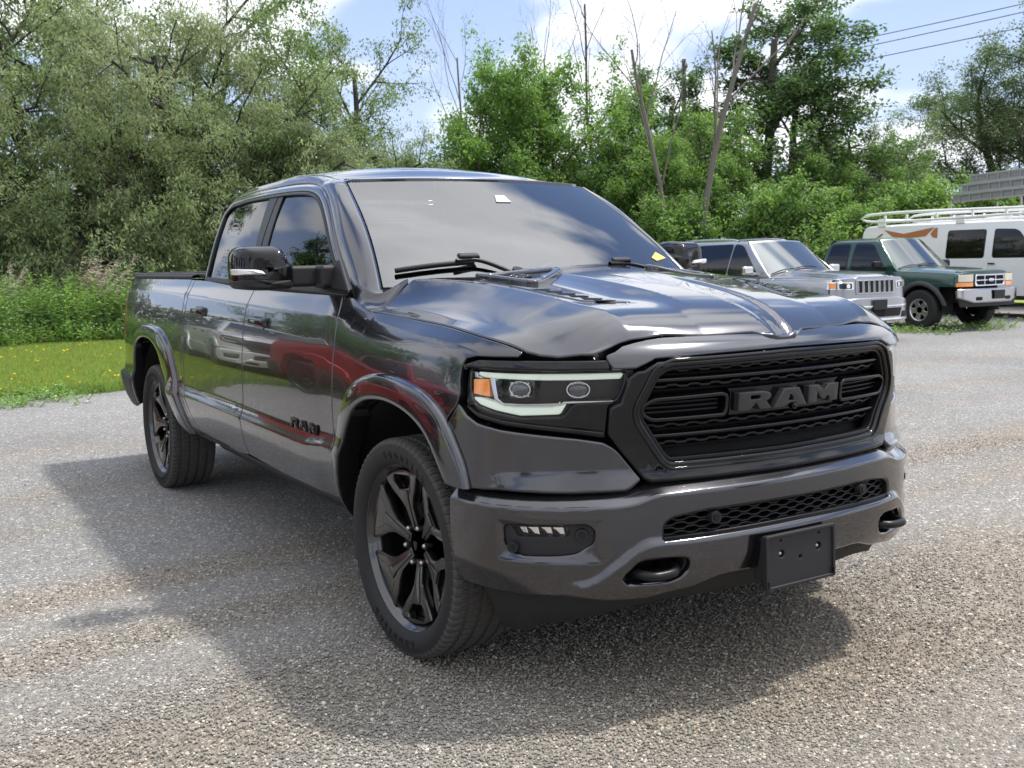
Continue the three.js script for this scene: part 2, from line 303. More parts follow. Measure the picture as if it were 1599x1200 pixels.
// ---------- ground: one sheet of crushed gravel, with the lawn beside it ----------
const GR = (() => {   // stones packed in a tile of 2.2 m
  const N = 2048, C = 190, cs = N / C, col = new Uint8Array(N * N * 4), hgt = new Uint8Array(N * N * 4), r = rng(77);
  const px = new Float32Array(C * C), py = new Float32Array(C * C), tone = new Float32Array(C * C), warm = new Float32Array(C * C), sz = new Float32Array(C * C);
  for (let i = 0; i < C * C; i++) { px[i] = .1 + .8 * r(); py[i] = .1 + .8 * r(); const t = r(); tone[i] = t < .06 ? .55 + .25 * r() : .18 + .24 * r() * r() + .12 * r(); warm[i] = r(); sz[i] = .7 + .5 * r(); }
  for (let y = 0; y < N; y++) for (let x = 0; x < N; x++) {
    const fx = x / cs, fy = y / cs, ix = Math.floor(fx), iy = Math.floor(fy); let d1 = 9, d2 = 9, k1 = 0;
    for (let j = -1; j <= 1; j++) for (let i = -1; i <= 1; i++) { const cx = (ix + i + C) % C, cy = (iy + j + C) % C, k = cy * C + cx, dx = ix + i + px[k] - fx, dy = iy + j + py[k] - fy, d = Math.hypot(dx, dy) / sz[k]; if (d < d1) { d2 = d1; d1 = d; k1 = k; } else if (d < d2) d2 = d; }
    const e = d2 - d1, o = (y * N + x) * 4, n = hash2(x, y, 3), in1 = Math.min(1, e / .16), fine = .85 + .3 * n;
    const t = tone[k1] * fine, w = warm[k1], dirt = .20 + .06 * n;
    const R = mix(dirt * 1.06, t * (1 + .05 * w), in1), G = mix(dirt * .98, t, in1), B = mix(dirt * .90, t * (1.0 - .06 * w), in1);
    const enc = (v) => 255 * (v <= .0031308 ? v * 12.92 : 1.055 * Math.pow(v, 1 / 2.4) - .055);
    col[o] = enc(R); col[o + 1] = enc(G); col[o + 2] = enc(B); col[o + 3] = 255;
    const h = Math.min(1, e * 1.5) * (.45 + .55 * hash2(k1, 7, 9)) * .9 + .1 * n; hgt[o] = hgt[o + 1] = hgt[o + 2] = h * 255; hgt[o + 3] = 255;
  }
  const mk = (d, s) => { const t = new THREE.DataTexture(d, N, N); t.wrapS = t.wrapT = THREE.RepeatWrapping; t.magFilter = THREE.LinearFilter; t.minFilter = THREE.LinearMipmapLinearFilter; t.generateMipmaps = true; if (s) t.colorSpace = THREE.SRGBColorSpace; t.needsUpdate = true; return t; };
  return [mk(col, true), mk(hgt, false)];
})();
const lawnEdge = (z) => -9.95 + .22 * Math.sin(z * 1.3) + .16 * Math.sin(z * 3.1 + 1) + .5 * sm(1.2, 3, z) - 3.6 * sm(-7, -9.5, z);
// wheel tracks worn across the lot: bands of brown fines that run along z
function dirtAt(x, z) {
  const w = x + .10 * Math.sin(z * .9 + 1) + .22 * (fbm(x * .6 + 9, z * .25 + 5, 512, 5, 3) - .5);
  const b = (c, s) => Math.exp(-(((w - c) / s) ** 2));
  let d = .60 * b(-1.45, .24) + .40 * b(-.75, .20) + .50 * b(.30, .45) + .50 * b(1.05, .40) + .35 * b(-3.75, .26) + .26 * b(-2.75, .2) + .3 * b(-5.6, .3) + .45 * b(1.9, .5) + .22 * sm(-2, .6, x);
  d *= .45 + 1.0 * fbm(x * 1.1 + 3, z * .45 + 8, 512, 15, 4);
  d += .55 * Math.max(0, fbm(x * .5 + 30, z * .22 + 11, 512, 25, 4) - .5) + .5 * Math.max(0, fbm(x * 3 + 30, z * 1.4 + 11, 512, 27, 4) - .55);
  return Math.min(1, Math.max(0, d));
}
{
  const g = new GB(), xs = [], zs = []; const ax = (c0, c1, st, far) => { const o = []; for (let v = c0; v <= c1 + 1e-6; v += st) o.push(v); let s = st, v = c1; while (v < far) { s *= 1.35; v += s; o.push(v); } s = st; v = c0; while (v > -far) { s *= 1.35; v -= s; o.unshift(v); } return o; };
  const X = ax(-12, 5, .11, 320), Z = ax(-12, 5, .11, 320), col = [], up = V(0, 1, 0);
  for (const z of Z) for (const x of X) {
    const d = dirtAt(x, z), n = fbm(x * .8 + 50, z * .8 + 50, 512, 41, 4), fine = fbm(x * 5 + 50, z * 5 + 50, 4096, 44, 3);
    const near = Math.abs(x) < 14 && Math.abs(z) < 14, hy = near ? .012 * (fbm(x * .7, z * .35, 512, 61, 3) - .5) - .010 * d : 0;
    g.v(V(x, hy, z), up, x / 2.2, z / 2.2);
    const k = (.56 + .26 * n) * (.93 + .14 * fine); col.push(k * mix(1.12, 1.30, d), k * mix(1.145, 1.12, d), k * mix(1.165, .93, d));
  }
  const W2 = X.length; for (let j = 0; j < Z.length - 1; j++) for (let i = 0; i < W2 - 1; i++) g.quad(j * W2 + i, j * W2 + i + 1, (j + 1) * W2 + i + 1, (j + 1) * W2 + i);
  const geo = g.build(); geo.computeVertexNormals(); geo.setAttribute('color', new THREE.Float32BufferAttribute(col, 3));
  const m = new THREE.MeshStandardMaterial({ roughness: .95, map: GR[0], bumpMap: GR[1], bumpScale: .007, vertexColors: true });
  const o = new THREE.Mesh(geo, m); o.name = 'ground'; o.receiveShadow = true; tag(o, 'pale grey crushed gravel lot with brown wheel tracks', null, null, 'structure'); scene.add(o);
}
{ // loose stones lying on the sheet near the camera
  const r = rng(9), shapes = [];
  for (let k = 0; k < 4; k++) { const g = new THREE.IcosahedronGeometry(1, k < 2 ? 0 : 1), p = g.attributes.position, seen = new Map(); for (let i = 0; i < p.count; i++) { const key = [p.getX(i), p.getY(i), p.getZ(i)].map(v => v.toFixed(3)).join(); if (!seen.has(key)) seen.set(key, .68 + .55 * r()); const s = seen.get(key); p.setXYZ(i, p.getX(i) * s * 1.15, p.getY(i) * s * .62, p.getZ(i) * s * .9); } g.computeVertexNormals(); shapes.push(g); }
  const m = std(1, 1, 1, .9), q = new THREE.Quaternion(), mt = new THREE.Matrix4(), e = new THREE.Euler(), c = new THREE.Color();
  const put = (name, n, size, label, far) => { for (let k = 0; k < 4; k++) { const im = new THREE.InstancedMesh(shapes[k], m, n); for (let i = 0; i < n; i++) {
      const d = 2.1 * Math.pow(far / 2.1, r()), a = 3.692 + (r() + r() + r() - 1.5) * .85, x = 3.4565 + d * Math.cos(a), z = 2.61 + d * Math.sin(a), s = size(r) , dd = dirtAt(x, z);
      q.setFromEuler(e.set((r() - .5) * .9, r() * 6.3, (r() - .5) * .9)); const sink = s * .62 * (.1 + .5 * r());
      mt.compose(V(x, sink - .004, z), q, V(s, s, s)); im.setMatrixAt(i, mt);
      const t = r() < .07 ? .40 + .18 * r() : .13 + .22 * r() * r() + .10 * r(), w = r() * .08 + dd * .13; im.setColorAt(i, c.setRGB(t * (1 + w * .5), t, t * (1 - w)));
    } im.name = numbered(name); im.receiveShadow = im.castShadow = true; tag(im, label, null, null, 'stuff'); scene.add(im); } };
  put('gravel', 42000, (r) => .0028 + .0036 * r() * (.4 + .6 * r()), 'small grey crushed stones scattered over the lot', 9);
  put('gravel', 420, (r) => .006 + .011 * r() * r() * r(), 'larger loose pale stones lying on the gravel', 8);
}
{ // lawn
  const g = new GB(), col = [], nx = 60, nz = 70; for (let j = 0; j <= nz; j++) { const z = mix(-26, 24, j / nz), x0 = lawnEdge(z); for (let i = 0; i <= nx; i++) { const x = mix(x0, -36, Math.pow(i / nx, 1.6)); const n = fbm(x * .7 + 90, z * .7 + 90, 512, 71, 4); g.v(V(x, .016 + .02 * sm(0, .5, x0 - x), z), V(0, 1, 0), x, z); col.push(.20 + .12 * n, .28 + .12 * n, .045 + .03 * n); } }
  for (let j = 0; j < nz; j++) for (let i = 0; i < nx; i++) g.quad(j * (nx + 1) + i, j * (nx + 1) + i + 1, (j + 1) * (nx + 1) + i + 1, (j + 1) * (nx + 1) + i);
  const geo = g.build(); geo.computeVertexNormals(); geo.setAttribute('color', new THREE.Float32BufferAttribute(col, 3));
  const o = new THREE.Mesh(geo, new THREE.MeshStandardMaterial({ roughness: 1, vertexColors: true })); o.name = 'lawn'; o.receiveShadow = true; tag(o, 'mown lawn with yellow flowers beside the gravel', null, null, 'structure'); scene.add(o);
}
// ---------- materials shared by the vehicles ----------
const flakes = texture(256, 256, () => 0, false);
{ const r = rng(5), d = flakes.image.data; for (let i = 0; i < d.length; i += 4) d[i] = d[i + 1] = d[i + 2] = 110 + 90 * r(); }
const carPaint = (r, g, b, o = {}) => { const m = std(r, g, b, o.rough ?? .38, { metal: o.metal ?? .45, more: { clearcoat: 1, clearcoatRoughness: o.cr ?? .012 } }); return m; };
const M = {
  paint: carPaint(.060, .060, .068, { metal: .88, rough: .17 }),
  gloss: std(.004, .004, .005, .04, { more: { specularIntensity: .9 } }),
  satin: std(.009, .009, .010, .34, { more: { specularIntensity: .6 } }),
  badge: std(.030, .030, .032, .34),
  plastic: std(.018, .018, .020, .55, { more: { specularIntensity: .7 } }),
  rough: std(.016, .016, .017, .8),
  void: std(.004, .004, .004, .95),
  rubber: std(.012, .012, .0125, .72),
  tread: std(.060, .056, .051, .85),
  rim: std(.075, .074, .075, .22, { metal: .92, more: { clearcoat: .8, clearcoatRoughness: .06 } }),
  chrome: std(.72, .72, .74, .06, { metal: 1 }),
  bright: std(.55, .55, .57, .22, { metal: 1 }),
  steel: std(.42, .41, .40, .32, { metal: 1 }),
  amber: std(.85, .26, .02, .18, { more: { clearcoat: 1 } }),
  red: std(.28, .01, .012, .12, { more: { clearcoat: 1 } }),
  lens: std(1, 1, 1, .01, { more: { transmission: 1, thickness: 0, ior: 1.45 } }),
  drl: std(.45, .50, .46, .35, { more: { emissive: new THREE.Color(.86, 1, .84), emissiveIntensity: .22 } }),
  lampGlass: std(.03, .035, .04, .02, { more: { clearcoat: 1 } }),
  screenGlass: std(.30, .33, .33, .015, { more: { transmission: 1, thickness: 0, ior: 2.4 } }),
  tint: std(.035, .038, .04, .012, { more: { transmission: 1, thickness: 0, ior: 1.55 } }),
  seat: std(.05, .048, .046, .7),
  tonneau: std(.028, .028, .03, .62),
};
const wave = (a) => ((a % 1) + 1) % 1;
// ---------- wheels: thing > wheel > tyre, rim, cap, nuts ----------
function bendRim(g, zOf) { const p = g.attributes.position; for (let i = 0; i < p.count; i++) p.setZ(i, p.getZ(i) + zOf(Math.hypot(p.getX(i), p.getY(i)))); let h = g.index ? g.toNonIndexed() : g; h.deleteAttribute('normal'); return toCreasedNormals(h, .55); }
function tyreGeo(R, Wd, rr) {   // axis along z, outer face toward +z
  const h = Wd / 2, prof = [], shoulder = .034;
  // [z, radius, kind] inner bead to outer bead
  const side = (sg) => [[sg * h * .80, rr, 0], [sg * h * .90, rr + .008, 0], [sg * h * .985, rr + .03, 0], [sg * h * 1.02, mix(rr, R, .5), 0], [sg * h * 1.0, R - .040, 0], [sg * h * .975, R - .022, 1], [sg * h * .93, R - .009, 1], [sg * h * .86, R - .0035, 1]];
  const mid = []; const gr = [-.58, -.20, .20, .58];
  let z = -.80;
  const add = (zz, d, k) => mid.push([zz * h, R - .002 * Math.abs(zz) - d, k]);
  add(-.8, 0, 1);
  for (const c of gr) { add(c - .07, 0, c < -.3 || c > .3 ? 1 : 2); add(c - .05, .008, 3); add(c + .05, .008, 3); add(c + .07, 0, c > .3 ? 1 : 2); }
  add(.8, 0, 1);
  const P = [...side(-1), ...mid, ...side(1).reverse()];
  const N = 78, K = 6, C = N * K, rows = [];
  for (let i = 0; i < P.length; i++) {
    const row = [], [pz, pr, k] = P[i];
    for (let j = 0; j <= C; j++) {
      const a = j / C * Math.PI * 2, skew = pz / h * .8;
      let d = 0; const f = wave(j / K + (k === 2 ? skew * 2.2 : k === 1 ? skew * .3 : 0)), f2 = wave(j / K + .5 + (k === 2 ? skew * 2.2 : 0));
      if (k === 1) d = f < .17 ? .009 : f2 < .17 && pr > R - .02 ? .004 : 0;
      if (k === 2) d = f < .17 ? .006 : 0;
      row.push(V((pr - d) * Math.sin(a), (pr - d) * Math.cos(a), pz));
    }
    rows.push(row);
  }
  const cr = (a, b, c) => toCreasedNormals(loft(rows.slice(a, b), { flip: 1 }).toNonIndexed(), c);
  return [merge([cr(0, 6, .9), cr(rows.length - 6, rows.length, .9)]), cr(5, rows.length - 5, .5)];
}
function textRing(text, radius, size, z, th, a0, spacing = 1.0) {
  const out = []; const total = []; let w = 0; for (const ch of text) { const s = FONT.generateShapes(ch, size), g = new THREE.ExtrudeGeometry(s, { depth: th, bevelEnabled: false, curveSegments: 3 }); g.computeBoundingBox(); total.push([g, w]); w += (g.boundingBox.max.x + size * .18) * spacing; }
  for (const [g, off] of total) out.push(bend(g, (x, y, c) => { const a = a0 + (off + x - w / 2) / radius, r = radius + y - size / 2; return V(r * Math.sin(a), r * Math.cos(a), z + c); }, .3));
  return merge(out);
}
function makeWheel() {
  const g = new THREE.Group(); g.name = 'wheel';
  const R = .4075, Wd = .285, rr = .305;
  const tg = tyreGeo(R, Wd, rr); part('tyre', tg[0], M.rubber, g); part('tyre_tread', tg[1], M.tread, g);
  part('tyre_lettering', [textRing('GOODYEAR', .348, .026, .1435, .0035, .25, 1.55), textRing('GOODYEAR', .348, .026, .1435, .0035, Math.PI + .25, 1.55)], M.rubber, g);
  // barrel and lip
  part('rim', lathe([[.262, -.125], [.262, .06], [.270, .090], [.284, .104], [.291, .116], [.2955, .1215], [.2975, .1165], [.290, .108]], 96).rotateX(Math.PI / 2), M.rim, g);
  const zOf = (r) => .088 - .052 * Math.pow(Math.max(0, 1 - r / .262), 1.25);
  const rot = (p, a) => p.map(([x, y]) => [x * Math.cos(a) - y * Math.sin(a), x * Math.sin(a) + y * Math.cos(a)]);
  for (let k = 0; k < 6; k++) {
    const a = k * Math.PI / 3 + .12;
    // a forked spoke: broad root, two arms that meet the rim, with a pocket between them
    const half = [[.018, .05], [.024, .10], [.028, .135], [.046, .165], [.082, .20], [.104, .228], [.112, .246]];
    const outl = [...half, [.0, .2735], ...half.slice().reverse().map(([x, y]) => [-x, y])];
    const arc = []; for (let j = -6; j <= 6; j++) { const t = j / 6 * .435; arc.push([.272 * Math.sin(t), .272 * Math.cos(t)]); }
    const poly = [...half, ...arc.slice().reverse(), ...half.slice().reverse().map(([x, y]) => [-x, y])];
    const pocket = rpoly([[-.052, .2585], [.052, .2585], [.062, .238], [.034, .205], [-.034, .205], [-.062, .238]], .008);
    part('spoke', bendRim(extr(rot(ccw(poly), a), .020, .006, [rot(ccw(pocket, false), a)], 2), (r) => zOf(r) - .012), M.rim, g);
    // raised spine of the spoke
    const spine = [[.009, .055], [.013, .12], [.018, .165], [.026, .200], [-.026, .200], [-.018, .165], [-.013, .12], [-.009, .055]];
    part('spoke_ridge', bendRim(extr(rot(ccw(spine), a), .006, .006, [], 2), (r) => zOf(r) + .008), M.rim, g);
    const pl = rpoly([[-.050, .2575], [.050, .2575], [.059, .238], [.033, .2065], [-.033, .2065], [-.059, .238]], .008);
    part('spoke_pocket', bendRim(extr(rot(ccw(pl), a), .003, 0), (r) => zOf(r) - .03), M.rim, g);
    const nx = Math.sin(-a) * .057, ny = Math.cos(a) * .057;
    const b = a + Math.PI / 6, ux = -Math.sin(b) * .0695, uy = Math.cos(b) * .0695;
    part('lug_nut', [at(new THREE.CylinderGeometry(.0105, .0115, .03, 6), ux, uy, .058, Math.PI / 2), at(new THREE.SphereGeometry(.0098, 8, 6), ux, uy, .073)], M.steel, g);
  }
  part('hub', lathe([[.0, .052], [.045, .052], [.052, .046], [.088, .040], [.094, .02], [.094, -.04]], 48).rotateX(Math.PI / 2).scale(1, 1, -1).rotateY(Math.PI), M.rim, g);
  part('centre_cap', lathe([[.0, .070], [.030, .069], [.034, .064], [.035, .045]], 40).rotateX(-Math.PI / 2).scale(1, 1, -1), M.satin, g);
  part('cap_emblem', extr(rpoly([[-.016, .016], [-.006, .010], [0, .018], [.006, .010], [.016, .016], [.010, -.004], [.004, -.018], [-.004, -.018], [-.010, -.004]], .003), .002, .0008), M.plastic, g).position.z = .0705;
  for (const o of g.children) if (!o.name.startsWith('tyre')) o.scale.set(1.05, 1.05, 1);
  part('brake_disc', lathe([[.06, -.02], [.17, -.02], [.172, -.032], [.17, -.045], [.06, -.045]], 48).rotateX(Math.PI / 2), M.steel, g);
  part('brake_caliper', at(box(.09, .16, .09, .02), -.155, .02, -.03), M.rough, g);
  return g;
}
// ---------- the pickup ----------
function makeTruck(label) {
  const T = thing('pickup_truck', [0, 0, 0], 0, label, 'pickup truck');
  const two = (name, geo, mat, label) => { const g = [].concat(geo); const r = part(name, g, mat, T, label); part(name, mirror(r.geometry), mat, T); return r; };
  const Wo = (o) => (s, y) => W(s, y, o);
  const wp = (outl, o = {}) => panel(Wo(o.out ?? 0), outl, { flip: -1, ...o });
  const sym = (half) => [...half, ...half.slice().reverse().filter(p => Math.abs(p[0]) > 1e-6).map(p => [-p[0], ...p.slice(1)])];
  const gh = (outl, o = {}) => panel((x, y) => GH(x, y, o.out ?? 0), outl, { flip: 1, ...o });

  // ----- arches (along the skin) -----
  const archIn = spl([[2.235, .40], [2.225, .50], [2.135, .74], [2.035, .874], [1.925, .926], [1.82, .943], [1.70, .946], [1.56, .926], [1.45, .888], [1.385, .845], [1.332, .785], [1.285, .728]], 44);
  const archOut = spl([[2.262, .40], [2.258, .52], [2.235, .70], [2.165, .88], [2.05, .982], [1.89, 1.030], [1.75, 1.040], [1.575, 1.027], [1.435, .996], [1.322, .938], [1.250, .86], [1.205, .79], [1.178, .716]], 44);
  const rarIn = spl([[5.915, .50], [5.90, .72], [5.87, .86], [5.80, .94], [5.69, .975], [5.54, .985], [5.375, .970], [5.20, .909], [5.09, .80], [4.97, .70], [4.89, .60], [4.84, .50], [4.825, .44]], 44);
  const rarOut = spl([[5.965, .50], [5.955, .74], [5.935, .90], [5.87, 1.0], [5.73, 1.055], [5.56, 1.072], [5.33, 1.068], [5.15, 1.034], [4.97, .943], [4.86, .815], [4.76, .67], [4.70, .55], [4.672, .44]], 44);
  const flare = (A, B) => {   // raised lip between the two curves
    const rows = [];
    for (let i = 0; i < A.length; i++) {
      const [s0, y0] = A[i], [s1, y1] = B[i], row = [];
      for (const [k, o] of [[1.03, -.004], [1.01, .010], [.97, .018], [.90, .0215], [.80, .023], [.62, .025], [.40, .0265], [.20, .027], [.07, .0255], [.01, .021], [-.01, .011], [-.01, -.03], [.02, -.07]]) row.push(W(mix(s0, s1, k), mix(y0, y1, k), o));
      rows.push(row);
    }
    return loft(rows, { flip: 1 });
  };
  const endCap = (A, B, i) => { const r = []; for (const [k, o] of [[1.0, .0], [.97, .020], [.80, .028], [.40, .033], [.07, .032], [0, .014]]) r.push(W(mix(A[i][0], B[i][0], k), mix(A[i][1], B[i][1], k), o)); const r2 = r.map((p, j) => W(mix(A[i][0], B[i][0], [1, .97, .8, .4, .07, 0][j]), mix(A[i][1], B[i][1], [1, .97, .8, .4, .07, 0][j]), -.05)); return loft([r, r2]); };
  two('wheel_arch_flare', [flare(archIn, archOut), endCap(archIn, archOut, 44)], M.paint);
  two('wheel_arch_flare', [flare(rarIn, rarOut), endCap(rarIn, rarOut, 0)], M.paint);
  const midA = (A, B, k) => A.map((p, i) => [mix(p[0], B[i][0], k), mix(p[1], B[i][1], k)]);
  const archCut = midA(archIn, archOut, .5), rarCut = midA(rarIn, rarOut, .5);

  // ----- doors, fenders, bed sides -----
  const doorF = [[2.34, .462], [2.285, .62], [2.300, .85], [2.302, 1.0], [2.302, 1.12], [2.315, 1.22], [2.375, 1.325]];
  const doorB = [[3.525, 1.345], [3.515, 1.2], [3.505, 1.0], [3.505, .75], [3.52, .48]];
  const doorR = [[4.66, 1.37], [4.655, 1.25], [4.645, 1.1], [4.645, .9], [4.63, .75], [4.54, .62], [4.48, .53], [4.40, .462]];
  const fd = spl(doorF, 24), bd = spl(doorB, 16), rd = spl(doorR, 30);
  const top = (a, b) => { const o = []; for (let i = 1; i < 12; i++) { const s = mix(a, b, i / 12), x = plan(s)[0]; o.push([s, belt(x) + .002]); } return o; };
  const frontDoor = [...fd, ...top(fd[24][0], bd[0][0]), ...bd, [3.0, .462], [2.6, .462]];
  const rearDoor = [...bd.slice().reverse(), ...top(bd[0][0], rd[0][0]), ...rd, [4.0, .455], [3.7, .458]];
  const dO = { res: .016, r: .005, gap: .0045, depth: .03 };
  two('front_door', wp(frontDoor, dO), M.paint);
  two('rear_door', wp(rearDoor, dO), M.paint);
  const cabCorner = [...rd.slice(0, 18).map(p => [p[0], p[1]]), ...spl([[4.625, .66], [4.665, .72], [4.69, .80], [4.70, .95], [4.705, 1.15], [4.715, 1.25], [4.73, 1.385]], 20)];
  const bedF = spl([[4.735, 1.372], [4.715, 1.25], [4.705, 1.1], [4.70, .95], [4.69, .80], [4.66, .70], [4.60, .60], [4.54, .50], [4.50, .44]], 26);
  two('cab_corner', wp([...rd.slice(0, 27), [4.43, .45], [4.49, .45], ...bedF.slice().reverse().slice(1)], { res: .05, r: .004, depth: .03, gap: .004 }), M.paint);
  const bedTop = []; for (let i = 0; i <= 16; i++) bedTop.push([mix(6.50, 4.74, i / 16), 1.375]);
  two('bed_side', wp([...bedTop, ...bedF.slice(1), ...rarCut.slice().reverse(), [6.30, .52], [6.40, .62], [6.46, .9], [6.50, 1.2]], { res: .04, r: .006, gap: .004, depth: .03 }), M.paint);
  two('bed_rail_cap', loft([0, .12, .3, .5, .7, .9, 1].map(k => { const s = mix(4.74, 6.48, k); return [[0, -.004], [.012, .001], [.022, -.008], [.026, -.03], [.026, -.10]].map(([dy, o]) => { const p = W(s, 1.370, o); p.y = 1.371 + dy; return p; }); }), { flip: -1 }), M.plastic);
  // front fender, from the door to the lamp, arch cut out, up to the bonnet gap
  const gapLine = []; for (let i = 0; i <= 30; i++) { const x = mix(.70, -.36, i / 30); gapLine.push([planSf(x), gapY(x)]); }
  const fender = [[1.234, 1.02], [1.244, 1.06], [1.244, 1.10], [1.228, 1.130], [1.18, 1.139], [1.00, 1.141], ...gapLine.slice(1), [2.137, 1.272], [2.20, 1.290], [2.28, 1.312], [2.34, 1.325], [2.372, 1.333], ...fd.slice(0, 24).reverse(), [2.34, .44], [2.28, .44], ...archCut.slice(0, 38), [1.30, .93], [1.248, .978]];
  two('front_fender', wp(fender, { res: .032, r: .0045, gap: .004, depth: .03 }), M.paint);
  // painted panel under the lamp
  const low = [[1.234, 1.0], [1.30, .922], ...archCut.slice(39), [1.232, .722], [1.06, .7215], [.845, .7195], [.632, .7225, .02], [.582, .7545, .01], [.668, .856, .03], [.712, .877], [.80, .890], [.896, .900], [1.06, .916], [1.15, .932], [1.20, .954], [1.226, .974]];
  two('front_corner_panel', wp(rpoly(low, 0), { res: .03, r: .009, gap: .003, depth: .04, steps: 4 }), M.paint);

  // ----- bonnet -----
  const HZ = (x, z, out = 0) => HD(x, z / gapZY(x)[0], out);
  const gz = []; for (let i = 0; i <= 26; i++) { const x = mix(-.365, .755, i / 26); gz.push([x, gapZY(x)[0]]); }
  const nose = [[.792, .735], [.818, .690], [.826, .64], [.830, .60], [.836, .563], [.852, .45], [.875, .36], [.897, .24], [.912, .12], [.920, .098], [.936, .066], [.943, .052], [.945, 0]];
  const rear = [[-.285, 0], [-.288, .2], [-.300, .45], [-.330, .68], [-.360, .80], [-.366, gz[0][1] - .012]];
  const hoodHalf = [...nose.slice().reverse(), ...gz.slice().reverse(), ...rear.slice().reverse().slice(1)];
  const hood = [...hoodHalf, ...hoodHalf.slice().reverse().filter(p => p[1] > 1e-6).map(p => [p[0], -p[1]])];
  part('bonnet', panel(HZ, hood, { res: .013, r: .007, gap: .003, depth: .03, flip: -1, steps: 4, fd: 4e-3 }), M.paint, T);
  // louvres: a sunken tray with slanted blades
  two('bonnet_louvre', [panel((a, b) => HZ(a, b, .004), rpoly([[.095, .560], [.36, .548], [.50, .515], [.60, .385], [.585, .362], [.40, .432], [.20, .512]], .018), { res: .03, r: .006, depth: .01, flip: -1, gap: 0 })], M.paint);
  for (let i = 0; i < 6; i++) { const x0 = .26 + i * .058, z1 = mix(.543, .475, i / 5), z0 = mix(.49, .415, i / 5); two('louvre_blade', bend(at(new THREE.BoxGeometry(.034, .003, 1, 1, 1, 6), 0, 0, 0, 0, 0, .11), (a, b, c) => { const z = mix(z0, z1, c + .5); const p = HZ(x0 + a - .35 * (z - z0), z, .0045); p.y += b; return p; }, .3), M.paint); }
  // scoop: dark bezel with an inset plate and raised figures
  const sc = [[-.262, .50], [-.235, .355], [-.06, .215], [-.02, .235], [.115, .44], [.095, .468], [.0, .488]];
  two('bonnet_scoop', panel((a, b) => HZ(a, b, .020), rpoly(sc, .025), { res: .03, r: .010, depth: .03, flip: -1, gap: 0, holes: [rpoly([[-.205, .470], [-.190, .375], [-.055, .262], [-.035, .272], [.055, .425], [.035, .445], [-.03, .458]], .02)] }), M.paint);
  two('scoop_insert', panel((a, b) => HZ(a, b, .010), rpoly([[-.208, .473], [-.192, .373], [-.056, .259], [-.032, .270], [.058, .427], [.037, .448], [-.03, .461]], .02), { res: .03, r: .002, depth: .01, flip: -1, gap: 0 }), M.gloss);
  { // raised "1500" that follows the outer edge of the insert
    const fig = new THREE.ExtrudeGeometry(FONT.generateShapes('1500', .052), { depth: .006, bevelEnabled: true, bevelThickness: .0015, bevelSize: .0012, bevelSegments: 1, curveSegments: 4 });
    const put = (sg) => bend(fig.clone(), (a, b, c) => { const u = a / .17, x = sg > 0 ? -.165 + u * .175 + b * -.6 : .015 - u * .18 - b * .5, z = sg * (.440 - b * 1.35 - (sg > 0 ? 0 : 0) - u * .012); return HZ(x, z, .012 + c); }, .3);
    part('badge_figures', put(1), M.satin, T); part('badge_figures', put(-1), M.satin, T);
  }
  // ----- nose -----
  const hdr = [[0, 1.171], [.045, 1.172], [.080, 1.186], [.10, 1.194], [.25, 1.196], [.37, 1.197], [.48, 1.197], [.545, 1.192], [.60, 1.184], [.640, 1.176], [.668, 1.160], [.700, 1.150], [.700, 1.136], [.680, 1.103], [.605, 1.103], [.57, 1.116], [.535, 1.130], [.30, 1.136], [0, 1.140]];
  part('grille_header', wp(sym(hdr), { res: .025, r: .006, gap: .002, depth: .03, steps: 4, out: .004 }), M.paint, T);
  two('lamp_trim', wp(rpoly([[.686, 1.135], [.99, 1.136], [1.17, 1.133], [1.228, 1.118], [1.246, 1.100], [1.20, 1.104], [.686, 1.102]], .006), { res: .03, r: .008, depth: .03, gap: 0, out: -.004, steps: 4 }), M.gloss);
  const lampO = rpoly([[1.212, 1.094, .012], [.632, 1.092, .006], [.668, 1.004, .03], [.812, 1.002, .02], [.842, .960, .02], [1.0, .955, .02], [1.10, .969], [1.165, .983], [1.198, 1.015, .02]], 0);
  const hole = inset(ccw(lampO), -.004);
  two('lamp_bezel', wp(rpoly([[1.232, 1.103], [.60, 1.101], [.64, 1.0], [.69, .985], [.70, .885], [.715, .884], [.80, .897], [.896, .907], [1.06, .923], [1.15, .939], [1.20, .960], [1.228, .985, .03]], .008), { res: .03, r: .006, depth: .05, out: -.022, gap: 0, holes: [hole] }), M.gloss);
  two('bezel_strip', wp(rpoly([[.705, .905], [.80, .917], [.90, .928], [1.06, .943], [1.16, .963], [1.205, .985], [1.20, .972], [1.15, .947], [1.06, .931], [.90, .914], [.80, .904], [.705, .892]], .003), { res: .03, r: .004, depth: .03, out: -.008, gap: 0 }), M.gloss);
